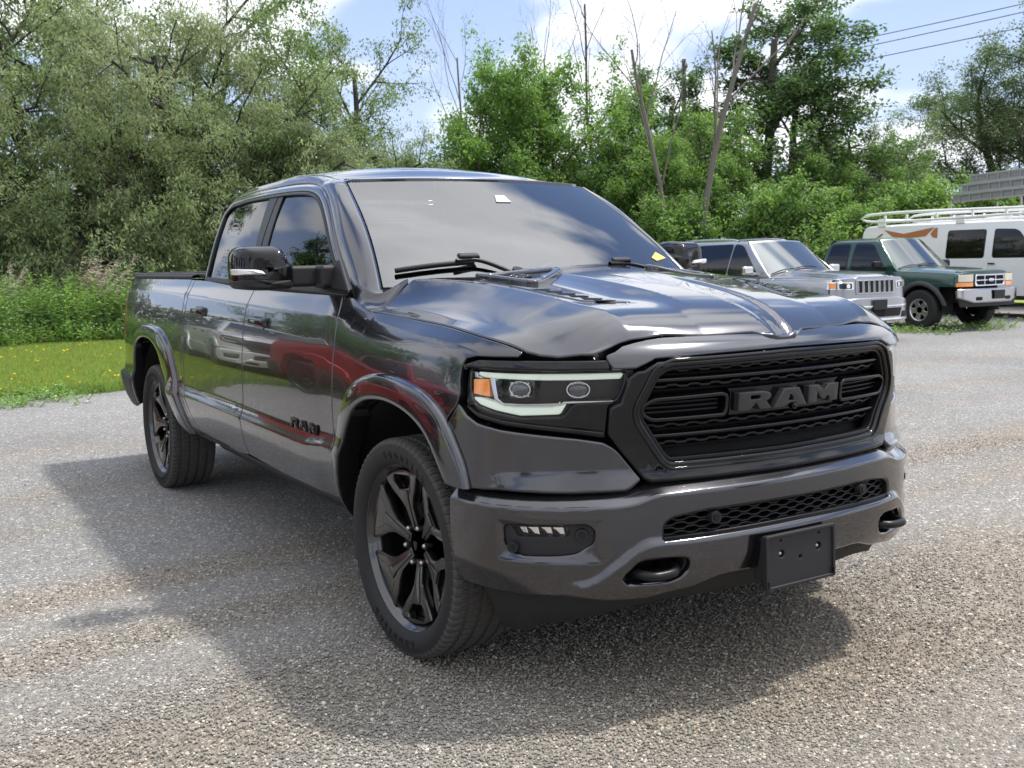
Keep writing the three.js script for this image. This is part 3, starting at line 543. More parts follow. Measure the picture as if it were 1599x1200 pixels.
  { // headlight: bowl, projectors, light guides, amber marker, clear cover; left and right
    for (const sg of [1, -1]) {
      const h = new THREE.Group(); h.name = 'headlight'; T.add(h);
      const q = (n, g, m) => part(n, sg > 0 ? g : mirror(g), m, h);
      q('lamp_bowl', wp(inset(ccw(lampO), -.006), { res: .05, r: .001, depth: .01, out: -.075, gap: 0 }), M.satin);
      q('lamp_cover', wp(lampO, { res: .03, r: .004, depth: .006, out: -.012, gap: 0 }), M.lens);
      q('daytime_light', merge([wp(rpoly([[1.185, 1.090], [.638, 1.0885], [.646, 1.071], [.90, 1.070], [1.150, 1.073], [1.180, 1.078]], .003), { res: .03, r: .005, depth: .02, out: -.030, gap: 0 }), wp(rpoly([[1.205, 1.005, .01], [1.165, 1.008, .01], [1.10, .997, .02], [1.035, .984, .02], [.885, .985, .008], [.855, .998], [.832, .998], [.856, .962, .01], [1.0, .957], [1.10, .971], [1.165, .985]], .004), { res: .03, r: .006, depth: .03, out: -.030, gap: 0 })]), M.drl);
      q('light_guide', wp(rpoly([[1.207, 1.089], [1.190, 1.0895], [1.186, 1.078], [1.160, 1.072], [1.201, 1.070]], .003), { res: .03, r: .003, depth: .02, out: -.028, gap: 0 }), M.bright);
      q('amber_marker', wp(rpoly([[1.203, 1.066], [1.128, 1.070], [1.116, 1.013], [1.195, 1.019]], .004), { res: .03, r: .003, depth: .02, out: -.026, gap: 0 }), M.amber);
      q('lamp_divider', wp(rpoly([[1.122, 1.074], [1.100, 1.074], [1.082, 1.01], [1.060, .996], [.86, .995], [.84, 1.004], [.66, 1.005], [.665, 1.0], [.835, .997], [.858, .990], [1.06, .989], [1.095, 1.004]], .003), { res: .03, r: .003, depth: .04, out: -.024, gap: 0 }), M.bright);
      for (const [a, b] of [[1.065, .95], [.832, .75]]) {
        q('projector_housing', wp(rpoly([[a, 1.068], [b, 1.068], [b, 1.010], [a - .012, 1.008]], .008), { res: .03, r: .004, depth: .03, out: -.050, gap: 0, holes: [rpoly([[a - .012, 1.061], [b + .01, 1.061], [b + .01, 1.016], [a - .02, 1.016]], .008)] }), M.gloss);
        const c = W((a + b) / 2, 1.038, -.052), pl = plan((a + b) / 2);
        const sph = new THREE.SphereGeometry(.024, 20, 14).scale(1.35, .9, .7).rotateY(Math.atan2(pl[2], pl[3])).translate(c.x, c.y, c.z);
        q('projector_lens', sph, M.lampGlass); q('projector_ring', new THREE.TorusGeometry(.026, .0022, 8, 28).scale(1.35, .95, 1).rotateY(Math.atan2(pl[2], pl[3])).translate(W((a + b) / 2, 1.038, -.047).x, 1.038, W((a + b) / 2, 1.038, -.047).z), M.bright);
        const fl = []; for (let k = 0; k < 5; k++) for (let j = 0; j < 2; j++) { const cc = W(mix(a - .018, b + .018, (k + .5) / 5), 1.024 + j * .028, -.056); fl.push(box(.014, .019, .018, .003).rotateY(Math.atan2(pl[2], pl[3]) + (k % 2 ? .5 : -.4)).translate(cc.x, cc.y, cc.z)); }
        q('reflector_facets', fl, M.bright);
      }
    }
  }
  const surO = sym([[0, 1.134], [.53, 1.125], [.578, 1.098], [.600, 1.097], [.628, 1.08], [.655, 1.0], [.690, .985], [.698, .90], [.664, .856], [.580, .757], [.555, .745], [0, .742]]);
  const grI = rpoly(sym([[0, 1.112], [.488, 1.106, .05], [.532, 1.085, .03], [.592, .975, .03], [.588, .94, .03], [.505, .822, .02], [.482, .803, .02], [0, .800]]), 0);
  part('grille_surround', wp(surO, { res: .03, r: .010, depth: .05, gap: 0, steps: 4, out: .006, holes: [grI] }), M.gloss, T);
  const gr = new THREE.Group(); gr.name = 'grille'; T.add(gr);
  const ring = (poly, d) => inset(ccw(poly), d);
  part('grille_frame', wp(inset(ccw(grI), -.002), { res: .03, r: .004, depth: .03, gap: 0, out: -.006, holes: [ring(grI, .012)] }), M.satin, gr);
  part('grille_back', wp(ring(grI, -.02), { res: .06, r: .001, depth: .01, gap: 0, out: -.085 }), M.void, gr);
  part('lower_frame', wp(inset(ccw(grI), -.026), { res: .03, r: .0035, depth: .012, gap: 0, out: .014, holes: [inset(ccw(grI), -.016)] }), M.gloss, gr);
  const hbar = (y, s1, hgt, out, mat, name) => part(name, wp(sym([[0, y + hgt / 2], [s1, y + hgt / 2 - .001], [s1 - .004, y - hgt / 2], [0, y - hgt / 2]]), { res: .03, r: hgt * .42, depth: .035, gap: 0, out, steps: 4 }), mat, gr);
  hbar(1.062, .545, .014, -.014, M.gloss, 'grille_bar'); hbar(.884, .545, .014, -.014, M.gloss, 'grille_bar');
  const wavy = (y, s1) => {
    const up = [], dn = []; const n = Math.round(s1 * 2 / .006);
    for (let i = 0; i <= n; i++) { const s = mix(-s1, s1, i / n), f = wave(s / .082), w = f < .35 ? 0 : f < .5 ? sm(.35, .5, f) : f < .85 ? 1 : 1 - sm(.85, 1, f); up.push([s, y + .0055 * w + .005]); dn.push([s, y + .0055 * w - .004]); }
    return [...dn, ...up.reverse()];
  };
  for (const [y, s1] of [[1.087, .515], [1.038, .565], [.912, .565], [.856, .530]]) part('grille_mesh_bar', wp(wavy(y, s1), { res: .02, r: .003, depth: .05, gap: 0, out: -.030 }), M.satin, gr);
  for (const [y, s1] of [[1.0745, .52], [1.05, .55], [1.025, .57], [.924, .57], [.898, .555], [.869, .53], [.842, .515]]) part('grille_slat', wp(sym([[0, y + .0035], [s1, y + .0035], [s1, y - .0035], [0, y - .0035]]), { res: .06, r: .002, depth: .03, gap: 0, out: -.055 }), M.void, gr);
  for (const sg of [1, -1]) {   // the two long pill frames with three bars in each
    const pill = rpoly([[.283, 1.013], [.545, 1.008, .035], [.588, .985, .03], [.585, .952, .03], [.548, .930, .03], [.272, .931], [.262, .955], [.262, 1.0]].map(p => [p[0] * sg, p[1], p[2] ?? .018]), 0);
    const pin = inset(ccw(pill), .013);
    part('grille_pill_frame', wp(pill, { res: .03, r: .005, depth: .05, gap: 0, out: -.004, holes: [pin], steps: 4 }), M.gloss, gr);
    for (const y of [.958, .973, .988]) part('grille_bar', wp([[.285, y + .004], [.565, y + .004], [.565, y - .003], [.285, y - .003]].map(p => [p[0] * sg, p[1]]), { res: .05, r: .003, depth: .03, gap: 0, out: -.030 }), M.satin, gr);
    part('grille_slat', wp(inset(ccw(pill), .006), { res: .05, r: .001, depth: .01, gap: 0, out: -.052 }), M.void, gr);
  }
  part('badge_plate', wp(rpoly([[.262, 1.020], [-.262, 1.020], [-.244, 1.006], [-.244, .932], [.250, .932], [.250, 1.006]], .004), { res: .03, r: .003, depth: .03, gap: 0, out: -.018 }), M.gloss, gr);
  // R A M, broad slab letters
  const LET = {
    R: [[[0, 0], [0, 1], [.78, 1, .16], [1, .86, .14], [1, .58, .12], [.86, .46], [1.04, 0], [.66, 0], [.52, .40], [.36, .40], [.36, 0]], [[.36, .60], [.60, .60], [.66, .66], [.66, .74], [.60, .80], [.36, .80]]],
    A: [[[0, 0], [.30, 1], [.80, 1], [1.10, 0], [.74, 0], [.69, .17], [.41, .17], [.36, 0]], [[.46, .34], [.64, .34], [.58, .72], [.52, .72]]],
    M: [[[0, 0], [0, 1], [.42, 1], [.60, .56], [.78, 1], [1.20, 1], [1.20, 0], [.86, 0], [.86, .58], [.68, .16], [.52, .16], [.34, .58], [.34, 0]], null],
  };
  const letter = (k, th, bev) => { const [o, h] = LET[k]; return extr(rpoly(ccw(o), .02, 3), th, bev, h ? [rpoly(ccw(h, false), .01, 2)] : [], 2); };
  for (const [k, s0, wd] of [['R', .235, .135], ['A', .086, .140], ['M', -.075, .128]]) part('badge_letter', bend(letter(k, .30, .055), (a, b, c) => W(s0 - a * wd, .946 + b * .060, -.016 + c * .080), .35), M.badge, gr, 'letter ' + k + ' of the grille badge');
  part('camera_eye', [at(new THREE.CylinderGeometry(.010, .012, .022, 16), ...W(.0, .948, .008).toArray(), 0, 0, Math.PI / 2), at(new THREE.SphereGeometry(.007, 12, 8), ...W(0, .948, .019).toArray())], M.gloss, gr);

  // ----- bumper -----
  // face, with the top edge rolled into a shelf; openings cut through
  const fog = rpoly([[1.050, .608, .02], [1.033, .621, .02], [.772, .630, .02], [.744, .610, .015], [.746, .558, .02], [.800, .528, .02], [.862, .521, .02], [.985, .516, .02], [1.046, .546, .02]], 0);
  const air = rpoly(sym([[0, .657], [.40, .656, .06], [.503, .643, .03], [.536, .620, .03], [.540, .572, .015], [.530, .560, .01], [0, .567]]), 0);
  const tow = rpoly([[.672, .446, .03], [.662, .468, .02], [.620, .506, .03], [.594, .517, .03], [.474, .517, .02], [.442, .508, .02], [.434, .490, .02], [.438, .457, .03], [.467, .430, .03], [.514, .418, .03], [.652, .421, .02]], 0);
  const bumpOut = (s, y) => { const a = Math.abs(s); // pads: raised lower beak with a channel that climbs from the corner, and a lip round the fog lamp
    const chan = mix(.43, .560, sm(.80, .56, a)); const pad = .017 * (1 - sm(chan - .012, chan + .022, y)) * (1 - sm(.78, .86, a));
    const cup = -.016 * (1 - sm(-.02, .028, Math.max(Math.abs(a - .898) - .150, Math.abs(y - .571) - .048)));
    return .014 + pad + cup - .012 * sm(.66, .68, y) * 0; };
  const BU = (s, y) => W(s, y, bumpOut(s, y));
  const botY = (a) => a < .16 ? .452 : a < .46 ? mix(.438, .402, sm(.30, .46, a)) : a < .80 ? mix(.402, .382, sm(.46, .60, a)) + .012 * sm(.70, .80, a) : .394;
  const bot = []; for (let i = 0; i <= 60; i++) { const s = mix(-1.25, 1.25, i / 60); bot.push([s, botY(Math.abs(s))]); }
  const topB = [[1.262, .674], [1.10, .671], [.91, .670], [.70, .675], [.615, .682, .05], [.548, .705, .05], [.40, .709], [0, .711]];
  const face = [...bot, [1.262, .42], [1.272, .55], ...sym(topB)];
  face.push([-1.272, .55], [-1.262, .42]);
  const bum = new THREE.Group(); bum.name = 'front_bumper'; T.add(bum);
  part('bumper_face', panel(BU, face, { res: .013, r: .012, depth: .03, flip: -1, gap: 0, inset: .002, steps: 4, holes: [fog, fog.map(p => [-p[0], p[1]]), air, tow, tow.map(p => [-p[0], p[1]])] }), M.paint, bum);
  { // shelf on top of the bumper
    const rows = [], tb = sym(topB).map(p => p); const dens = spl(rpoly(topB, 0).map(p => [p[0], p[1]]), 50), ln = [...dens, ...dens.slice().reverse().slice(1).map(p => [-p[0], p[1]])];
    for (const [s, y] of ln) { const a = Math.abs(s), lift = .030; rows.push([[-.014, .0105], [-.003, .0115], [.002, .0105], [.006, .007], [.020, -.008], [.034, -.024], [.039, -.032], [.041, -.045], [.041, -.10]].map(([dy, o]) => W(s, y + dy, .014 + o - .010))); }
    part('bumper_shelf', loft(rows, { flip: 1 }), M.paint, bum);
  }
  part('air_grille_frame', wp(air, { res: .03, r: .004, depth: .05, gap: 0, inset: .001, out: .010, holes: [inset(ccw(air), .010)] }), M.satin, bum);
  part('air_grille_back', wp(inset(ccw(air), -.01), { res: .06, r: .001, depth: .01, gap: 0, out: -.055 }), M.void, bum);
  for (let k = 0; k < 6; k++) { const y = .576 + k * .0145, s1 = .53 - (k > 3 ? (k - 3) * .03 : 0), sh = k % 2 ? .041 : 0; const up = [], dn = []; const n = Math.round(s1 * 2 / .007); for (let i = 0; i <= n; i++) { const s = mix(-s1, s1, i / n), f = wave((s + sh) / .082), w = f < .3 ? 0 : f < .5 ? sm(.3, .5, f) : f < .8 ? 1 : 1 - sm(.8, 1, f); up.push([s, y + .007 * w + .003]); dn.push([s, y + .007 * w - .003]); } part('air_grille_bar', wp([...dn, ...up.reverse()], { res: .03, r: .0025, depth: .05, gap: 0, out: -.004 }), M.satin, bum); }
  const disc = (s, y, out, r, d, m, par, name) => { const p = W(s, y, out), pl = plan(s); const g = new THREE.CylinderGeometry(r * .92, r, d, 28).rotateX(Math.PI / 2).rotateY(Math.atan2(pl[2], pl[3])).translate(p.x, p.y, p.z); return part(name, g, m, par); };
  for (const sg of [1, -1]) {
    disc(.343 * sg, .619, .006, .021, .022, M.plastic, bum, 'parking_sensor'); disc(.343 * sg, .619, .014, .013, .014, M.satin, bum, 'sensor_eye');
    const f = new THREE.Group(); f.name = 'fog_lamp'; T.add(f);
    const q = (n, g, m) => part(n, sg > 0 ? g : mirror(g), m, f);
    const slot = rpoly([[1.026, .614], [.826, .620], [.818, .590], [.835, .580], [1.005, .574]], .010);
    q('fog_bezel', wp(fog, { res: .03, r: .005, depth: .04, gap: 0, inset: .0, out: -.008, holes: [slot] }), M.plastic);
    q('fog_recess', wp(inset(ccw(slot), -.008), { res: .03, r: .001, depth: .01, gap: 0, out: -.052 }), M.gloss);
    for (let k = 0; k < 4; k++) q('fog_reflector', wp(rpoly([[1.016 - k * .044, .611], [.980 - k * .044, .612], [.972 - k * .044, .584], [.990 - k * .044, .583]], .002), { res: .03, r: .004, depth: .02, gap: 0, out: -.034 + (k % 2) * .006 }), M.chrome);
    q('fog_glass', wp(inset(ccw(slot), .002), { res: .03, r: .002, depth: .004, gap: 0, out: -.020 }), M.lens);
    disc(.787 * sg, .592, -.003, .021, .020, M.plastic, f, 'parking_sensor'); disc(.787 * sg, .592, .004, .013, .014, M.satin, f, 'sensor_eye');
    disc(1.012 * sg, .546, -.003, .020, .026, M.plastic, f, 'parking_sensor'); disc(1.012 * sg, .546, .005, .012, .016, M.satin, f, 'sensor_eye');
    const k = new THREE.Group(); k.name = 'tow_hook'; T.add(k);
    const q2 = (n, g, m) => part(n, sg > 0 ? g : mirror(g), m, k);
    q2('tow_hook_bezel', wp(tow, { res: .03, r: .006, depth: .06, gap: 0, inset: .001, out: .006, holes: [inset(ccw(tow), .012)] }), M.plastic);
    q2('tow_hook_recess', wp(inset(ccw(tow), -.006), { res: .04, r: .001, depth: .01, gap: 0, out: -.11 }), M.void);
    // the hook: a flat forged loop, open at the back
    const hk = [V(.86, .462, .60), V(.915, .464, .602), V(.962, .463, .585), V(.972, .463, .545), V(.966, .465, .50), V(.93, .468, .470), V(.86, .470, .462)];
    const hg = tube(hk, .015, 10, 40); const p = hg.attributes.position; for (let i = 0; i < p.count; i++) p.setY(i, .463 + (p.getY(i) - .463) * 1.0);
    q2('hook', hg, M.satin);
  }
  // number plate holder: tray with two screw bosses
  { const pg = new THREE.Group(); pg.name = 'licence_plate_bracket'; T.add(pg); const X = 1.042, y0 = .458;
    const sh = (w, h) => rpoly([[-w, -h], [w, -h], [w, h], [-w, h]], .008);
    const hold = (z, y, r) => { const a = []; for (let i = 0; i < 16; i++) a.push([z + r * Math.cos(i / 8 * Math.PI), y + r * Math.sin(i / 8 * Math.PI)]); return a.reverse(); };
    const bolts = [[.085, .022], [-.085, .022]];
    const base = extr(sh(.157, .088), .010, .004, bolts.map(([z, y]) => hold(z, y, .0125)).concat([hold(0, .0, .006), hold(.088, .066, .004), hold(-.088, .066, .004)]), 2);
    part('plate_tray', [base], M.plastic, pg); const rim = extr(sh(.159, .090), .010, .002, [sh(.148, .079).reverse()], 1); rim.translate(0, 0, .009); part('plate_rim', rim, M.plastic, pg);
    const plug = extr(sh(.14, .07), .05, .003); plug.translate(0, 0, -.056); part('plate_mount', plug, M.rough, pg);
    for (const [z, y] of bolts) part('bolt', at(new THREE.SphereGeometry(.0085, 14, 8), z, y, .002), M.steel, pg);
    for (const z of [.150, -.150]) part('plate_clip', at(box(.008, .026, .008, .002), z, -.070, .020), M.satin, pg);
    pg.rotation.y = Math.PI / 2; pg.rotation.order = 'YXZ'; pg.rotation.x = -.03; pg.position.set(X, y0, .040); }
  // air dam below the bumper
  { const rows = []; for (let i = 0; i <= 60; i++) { const s = mix(-1.20, 1.20, i / 60), a = Math.abs(s), b = a > 1.03 ? .222 : a > .98 ? mix(.262, .222, sm(.98, 1.03, a)) : mix(.335, .262, sm(.45, .98, a)); const t = botY(a) + .012; rows.push([0, .12, .5, 1].map((k, j) => W(s, mix(t, b, k), [-.004, -.022, -.04, -.05][j])).concat([W(s, b, -.10), W(s, t, -.10)])); } part('air_dam', loft(rows, { flip: 1 }), M.rough, T); }
  part('nose_liner', loft([-1.2, -.8, -.4, 0, .4, .8, 1.2].map(s => [W(s, .42, -.12), W(s, .7, -.13), W(s, .745, -.06), W(s, .76, -.05), W(s, 1.0, -.14), W(s, 1.13, -.10)]), { flip: 1 }), M.void, T);

  // ----- greenhouse -----
  const railB = spl([[-.60, 1.335], [-.65, 1.372], [-.81, 1.496], [-1.05, 1.684], [-1.205, 1.776], [-1.345, 1.817], [-1.59, 1.838], [-2.08, 1.846], [-2.50, 1.842], [-2.70, 1.820], [-2.785, 1.755], [-2.79, 1.66], [-2.785, 1.52], [-2.80, 1.36]], 72).map(p => [p[0], p[1]]);
  const offs = (d) => inset(ccw([...railB, [-1.7, 1.2]]), d);
  const railIn = (d) => { const poly = [...railB]; const n = poly.length, out = []; for (let i = 0; i < n; i++) { const a = poly[Math.max(0, i - 1)], b = poly[Math.min(n - 1, i + 1)], tx = b[0] - a[0], ty = b[1] - a[1], l = Math.hypot(tx, ty); out.push([poly[i][0] + -ty / l * -d * -1, poly[i][1] + tx / l * d]); } return out; };
  const strip = (d0, d1, o0, o1) => { const a = railIn(d0), b = railIn(d1), rows = []; for (let i = 0; i < a.length; i++) rows.push([[0, -.012], [.02, o0], [.35, mix(o0, o1, .35) + .002], [.7, mix(o0, o1, .7) + .002], [.98, o1], [1, -.012]].map(([k, o]) => GH(mix(a[i][0], b[i][0], k), mix(a[i][1], b[i][1], k), o))); return loft(rows, { flip: 1 }); };
  two('door_frame', strip(.004, .040, .004, .004), M.paint);
  two('window_seal', strip(.040, .056, .006, .004), M.satin);
  { // side glass and the pillar cover between
    const ri = railIn(.050); const pick = (a, b) => ri.filter(p => p[0] <= a && p[0] >= b);
    const fr = [...pick(-.2, -1.752), [-1.752, belt(-1.75) + .012], [-.62, belt(-.6) + .012]], rr = [[-1.93, belt(-1.9) + .012], [-1.975, 1.795], ...pick(-1.98, -3).filter(p => p[1] > belt(-2.7) + .02), [-2.755, belt(-2.75) + .012]];
    two('side_window', gh(fr, { res: .07, r: .001, depth: .004, gap: 0, out: -.006 }), M.tint);
    two('side_window', gh(rr, { res: .07, r: .001, depth: .004, gap: 0, out: -.006 }), M.tint);
    two('pillar_cover', gh(rpoly([[-1.746, 1.335], [-1.746, 1.55], [-1.770, 1.802], [-1.845, 1.804], [-1.828, 1.335]], .004), { res: .05, r: .004, depth: .02, gap: 0, out: .001 }), M.satin);
    two('pillar_cover', gh(rpoly([[-1.834, 1.335], [-1.851, 1.804], [-1.985, 1.802], [-1.932, 1.55], [-1.930, 1.338]], .004), { res: .05, r: .004, depth: .02, gap: 0, out: .002 }), M.satin);
    const bs = (a, b) => { const o = [], u = []; for (let i = 0; i <= 10; i++) { const x = mix(a, b, i / 10); o.push([x, belt(x) - .006]); u.push([x, belt(x) + .022]); } return [...o, ...u.reverse()]; };
    two('belt_moulding', [gh(bs(-.60, -1.736), { res: .06, r: .006, depth: .03, gap: 0, out: .014 }), gh(bs(-1.742, -2.76), { res: .06, r: .006, depth: .03, gap: 0, out: .014 })], M.satin);
    two('mirror_sail', gh(rpoly([[-.615, 1.335], [-.80, 1.335], [-.80, 1.46], [-.775, 1.462]], .01), { res: .04, r: .004, depth: .03, gap: 0, out: .010 }), M.plastic);
  }
  { // pillar and roof rail: one skin from the screen and roof edge to the door opening
    const n = railB.length, A = [], nA = [];
    const wsEdge = (y) => mix(.800, .662, (y - 1.375) / .44) ;
    const pathA = [];
    for (let i = 0; i <= 20; i++) { const y = mix(1.335, 1.816, i / 20); pathA.push([WS(wsEdge(y), y, .002), 'w', wsEdge(y), y]); }
    for (let i = 1; i <= 24; i++) { const x = mix(-1.20, -2.72, i / 24); pathA.push([RF(x, .640), 'r', x, .640]); }
    const top2 = RF(-2.72, .64);
    for (let i = 1; i <= 12; i++) { const k = i / 12; pathA.push([V(-2.80 - .055 * Math.sin(k * Math.PI * .5), mix(top2.y, 1.33, k), mix(.64, .80, k)), 'c']); }
    // arc-length matched sampling
    const L1 = [0]; for (let i = 1; i < pathA.length; i++) L1.push(L1[i - 1] + pathA[i][0].distanceTo(pathA[i - 1][0]));
    const B3 = railB.map(p => GH(p[0], p[1], 0)); const key = (x, y, z) => 0;
    const kA = [0, 20, 44, 56], kB = [0, 0, 0, n - 1]; // corners: base, screen top, roof rear, base
    let bt = 0, br = 0; for (let i = 0; i < n; i++) { if (railB[i][0] > -1.255) bt = i; if (railB[i][0] > -2.71) br = i; } kB[1] = bt; kB[2] = br;
    const rows = [];
    for (let i = 0; i < n; i++) {
      let sgm = i <= bt ? 0 : i <= br ? 1 : 2; const f = (i - kB[sgm]) / (kB[sgm + 1] - kB[sgm]), fa = kA[sgm] + f * (kA[sgm + 1] - kA[sgm]), i0 = Math.min(55, Math.floor(fa)), t = fa - i0;
      const P = pathA[i0][0].clone().lerp(pathA[i0 + 1][0], t);
      const B = B3[i], tb = B3[Math.min(n - 1, i + 1)].clone().sub(B3[Math.max(0, i - 1)]).normalize(), nb = GH(railB[i][0], railB[i][1] + .01).sub(GH(railB[i][0], railB[i][1] - .01)).cross(V(-1, 0, 0)).normalize();
      let dirB = nb.clone().cross(tb).normalize(); if (dirB.dot(P.clone().sub(B)) < 0) dirB.negate();
      const ta = pathA[Math.min(56, i0 + 1)][0].clone().sub(pathA[Math.max(0, i0 - 1)][0]).normalize();
      const nw = V(.53, .85, .18).normalize(), nr = V(0, .985, .165), nc = V(-1, .05, .25).normalize();
      const na = nw.clone().lerp(nr, sm(16, 24, fa)).lerp(nc, sm(40, 47, fa)).normalize();
      let dirA = na.clone().cross(ta).normalize(); if (dirA.dot(B.clone().sub(P)) < 0) dirA.negate();
      const k = P.distanceTo(B) * .42, c1 = P.clone().addScaledVector(dirA, k), c2 = B.clone().addScaledVector(dirB, k), row = [];
      row.push(P.clone().addScaledVector(na, -.02)); for (let j = 0; j <= 12; j++) { const u = j / 12, w = 1 - u; row.push(V(0, 0, 0).addScaledVector(P, w * w * w).addScaledVector(c1, 3 * w * w * u).addScaledVector(c2, 3 * w * u * u).addScaledVector(B, u * u * u)); }
      row.push(B.clone().addScaledVector(nb, -.02));
      rows.push(row);
    }
    two('roof_rail', loft(rows, { flip: -1 }), M.paint);
    { // the corner between bonnet, wing and pillar: sweeps from the bonnet's rear section up into the pillar foot
      const foot = rows[0].slice(1, 14), up = rows[2].slice(1, 14), cr = [], h0 = [], h1 = []; for (let j = 0; j <= 12; j++) { const t = mix(.815, 1.0, Math.pow(j / 12, .9)); h0.push(HD(-.372, t)); h1.push(HD(-.340, t)); }
      for (let i = -1; i <= 14; i++) { const k = Math.max(0, i / 14), a = k * k, b = a * k, row = []; for (let j = 0; j <= 12; j++) { const m0 = h0[j].clone().sub(h1[j]).normalize().multiplyScalar(.16), m1 = up[j].clone().sub(foot[j]).normalize().multiplyScalar(.20); const p = V(0, 0, 0).addScaledVector(h0[j], 2 * b - 3 * a + 1).addScaledVector(m0, b - 2 * a + k).addScaledVector(foot[j], 3 * a - 2 * b).addScaledVector(m1, b - a); if (i < 0) p.y -= .03; row.push(p); } cr.push(row); }
      two('cowl_corner', loft(cr, { flip: 1 }), M.paint); }
    const wo = []; for (let i = 0; i <= 20; i++) { const y = mix(1.345, 1.814, i / 20); wo.push([wsEdge(y) - .006, y]); }
    const wtop = []; for (let i = 1; i < 20; i++) { const z = mix(.656, -.656, i / 20); wtop.push([z, 1.814 + .012 * (1 - (z / .656) ** 2)]); }
    part('windscreen', panel(WS, [...wo, ...wtop, ...wo.slice().reverse().map(p => [-p[0], p[1]])], { res: .06, r: .002, depth: .005, gap: 0, flip: -1 }), M.screenGlass, T);
    part('screen_tag', panel((z, y) => WS(z, y, .004), rpoly([[-.046, 1.748], [.006, 1.748], [.036, 1.713], [-.046, 1.713]], .004), { res: .05, r: .001, depth: .002, gap: 0, inset: 0, flip: -1 }), std(.40, .43, .42, .5), T, 'pale square sticker at the top of the windscreen');
    part('screen_tag', panel((z, y) => WS(z, y, .004), rpoly([[-.735, 1.437], [-.690, 1.466], [-.62, 1.440], [-.64, 1.425]], .004), { res: .05, r: .001, depth: .002, gap: 0, inset: 0, flip: -1 }), std(.78, .48, .10, .5), T, 'orange sticker in the lower far corner of the windscreen');
    part('screen_edge', loft([...wo, ...wtop, ...wo.slice().reverse().map(p => [-p[0], p[1]])].map(p => { const q = WS(p[0], p[1], -.001), i = WS(p[0] * .975, p[1] - .012 * sm(1.78, 1.81, p[1]), -.004); return [q, i]; }), { flip: -1 }), M.void, T);
    const rf = []; for (let i = 0; i <= 16; i++) { const z = mix(-.632, .632, i / 16); rf.push([WS(z, 1.822 + .012 * (1 - (z / .656) ** 2)).x + .004, z]); }
    const rb = []; for (let i = 0; i <= 10; i++) rb.push([-2.74, mix(.632, -.632, i / 10)]);
    const RFF = (x, z) => { const p = RF(x, z), fx = WS(z, 1.822 + .012 * (1 - (z / .656) ** 2)).x, fy = 1.830 + .012 * (1 - (z / .656) ** 2); p.y = mix(fy, p.y, sm(-.02, .30, fx - x)); return p; };
    part('roof', panel(RFF, [...rf, ...rb], { res: .05, r: .006, depth: .02, gap: .003, flip: -1 }), M.paint, T);
    part('roof_antenna', [loft([0, .25, .5, .75, 1].map(k => [-1, -.6, 0, .6, 1].map(j => V(-2.45 - k * .16, 1.925 + (1 - j * j) * .055 * Math.pow(k, .7) * (1 - .3 * k), j * .03 * (.4 + .6 * k)))))], M.paint, T);
    // rear wall of the cab
    part('cab_back', [at(box(.03, .50, 1.52, .02), -2.79, 1.45, 0), at(box(.03, .12, 1.30, .02), -2.775, 1.76, 0), at(box(1.5, .012, 1.22, .004), -2.02, 1.835, 0)], M.gloss, T);
  }
  { // cabin: floor, dash, seats, steering wheel
    part('cabin_floor', at(box(2.4, .05, 1.6, .01), -1.6, .62, 0), M.void, T);
    part('dashboard', [at(box(.42, .30, 1.56, .08), -.66, 1.18, 0), at(box(.3, .5, .28, .05), -1.05, .92, 0)], M.seat, T);
    for (const z of [.42, -.42]) { const s = new THREE.Group(); s.name = 'front_seat'; T.add(s); part('seat_cushion', at(box(.55, .18, .54, .07), -1.48, .92, z), M.seat, s); part('seat_back', at(box(.16, .70, .54, .07), -1.78, 1.26, z, 0, 0, .22), M.seat, s); part('head_rest', at(box(.12, .22, .30, .05), -1.89, 1.68, z, 0, 0, .12), M.seat, s); }
    part('rear_bench', [at(box(.5, .2, 1.4, .07), -2.35, .92, 0), at(box(.15, .75, 1.4, .06), -2.64, 1.30, 0)], M.seat, T);
    part('steering_wheel', [new THREE.TorusGeometry(.19, .016, 10, 36).rotateY(Math.PI / 2).rotateZ(.4).translate(-.98, 1.24, -.42), bar([-.98, 1.24, -.42], [-.78, 1.18, -.42], .04)], M.satin, T);
    part('rear_view_mirror', [at(box(.02, .07, .24, .02), -1.06, 1.70, 0), bar([-1.05, 1.72, 0], [-1.0, 1.78, 0], .012)], M.satin, T);
  }
  // ----- cowl, wipers -----
  { const rows = []; for (let i = 0; i <= 20; i++) { const z = mix(-.74, .74, i / 20), xf = -.27 - .10 * (z / .86) ** 2; const b = WS(z, 1.352); rows.push([V(xf, HZ(xf, Math.sign(z) * Math.min(Math.abs(z), .84)).y - .030, z), V(mix(xf, b.x, .5), 1.345, z), V(b.x + .004, 1.352, z), V(b.x - .03, 1.33, z)]); } part('cowl_panel', loft(rows, { flip: 1 }), M.plastic, T); }
  { const ar = (z0, z1, y0, y1) => { const w = new THREE.Group(); w.name = 'wiper'; T.add(w); const a = WS(z0, y0, .03), b = WS(z1, y1, .022), m = a.clone().lerp(b, .5); const pts = []; for (let i = 0; i <= 10; i++) { const k = i / 10; pts.push(WS(mix(z0, z1, k), mix(y0, y1, k) + .004 * Math.sin(k * Math.PI), .018)); } part('wiper_blade', tube(pts, .011, 8, 30), M.satin, w); const hub = V(-.345, 1.385, z0 - .16); part('wiper_arm', tube([hub, a.clone().add(V(.0, -.004, -.02)), WS(mix(z0, z1, .25), mix(y0, y1, .25), .034)], .009, 8, 24), M.satin, w); part('wiper_pivot', at(new THREE.CylinderGeometry(.025, .03, .05, 16), ...hub.toArray(), 0, 0, -.4), M.satin, w); part('wiper_joint', at(box(.034, .020, .10, .009), ...WS(z0 + .02, y0 + .010, .035).toArray(), 0, 0, -.5), M.gloss, w); };
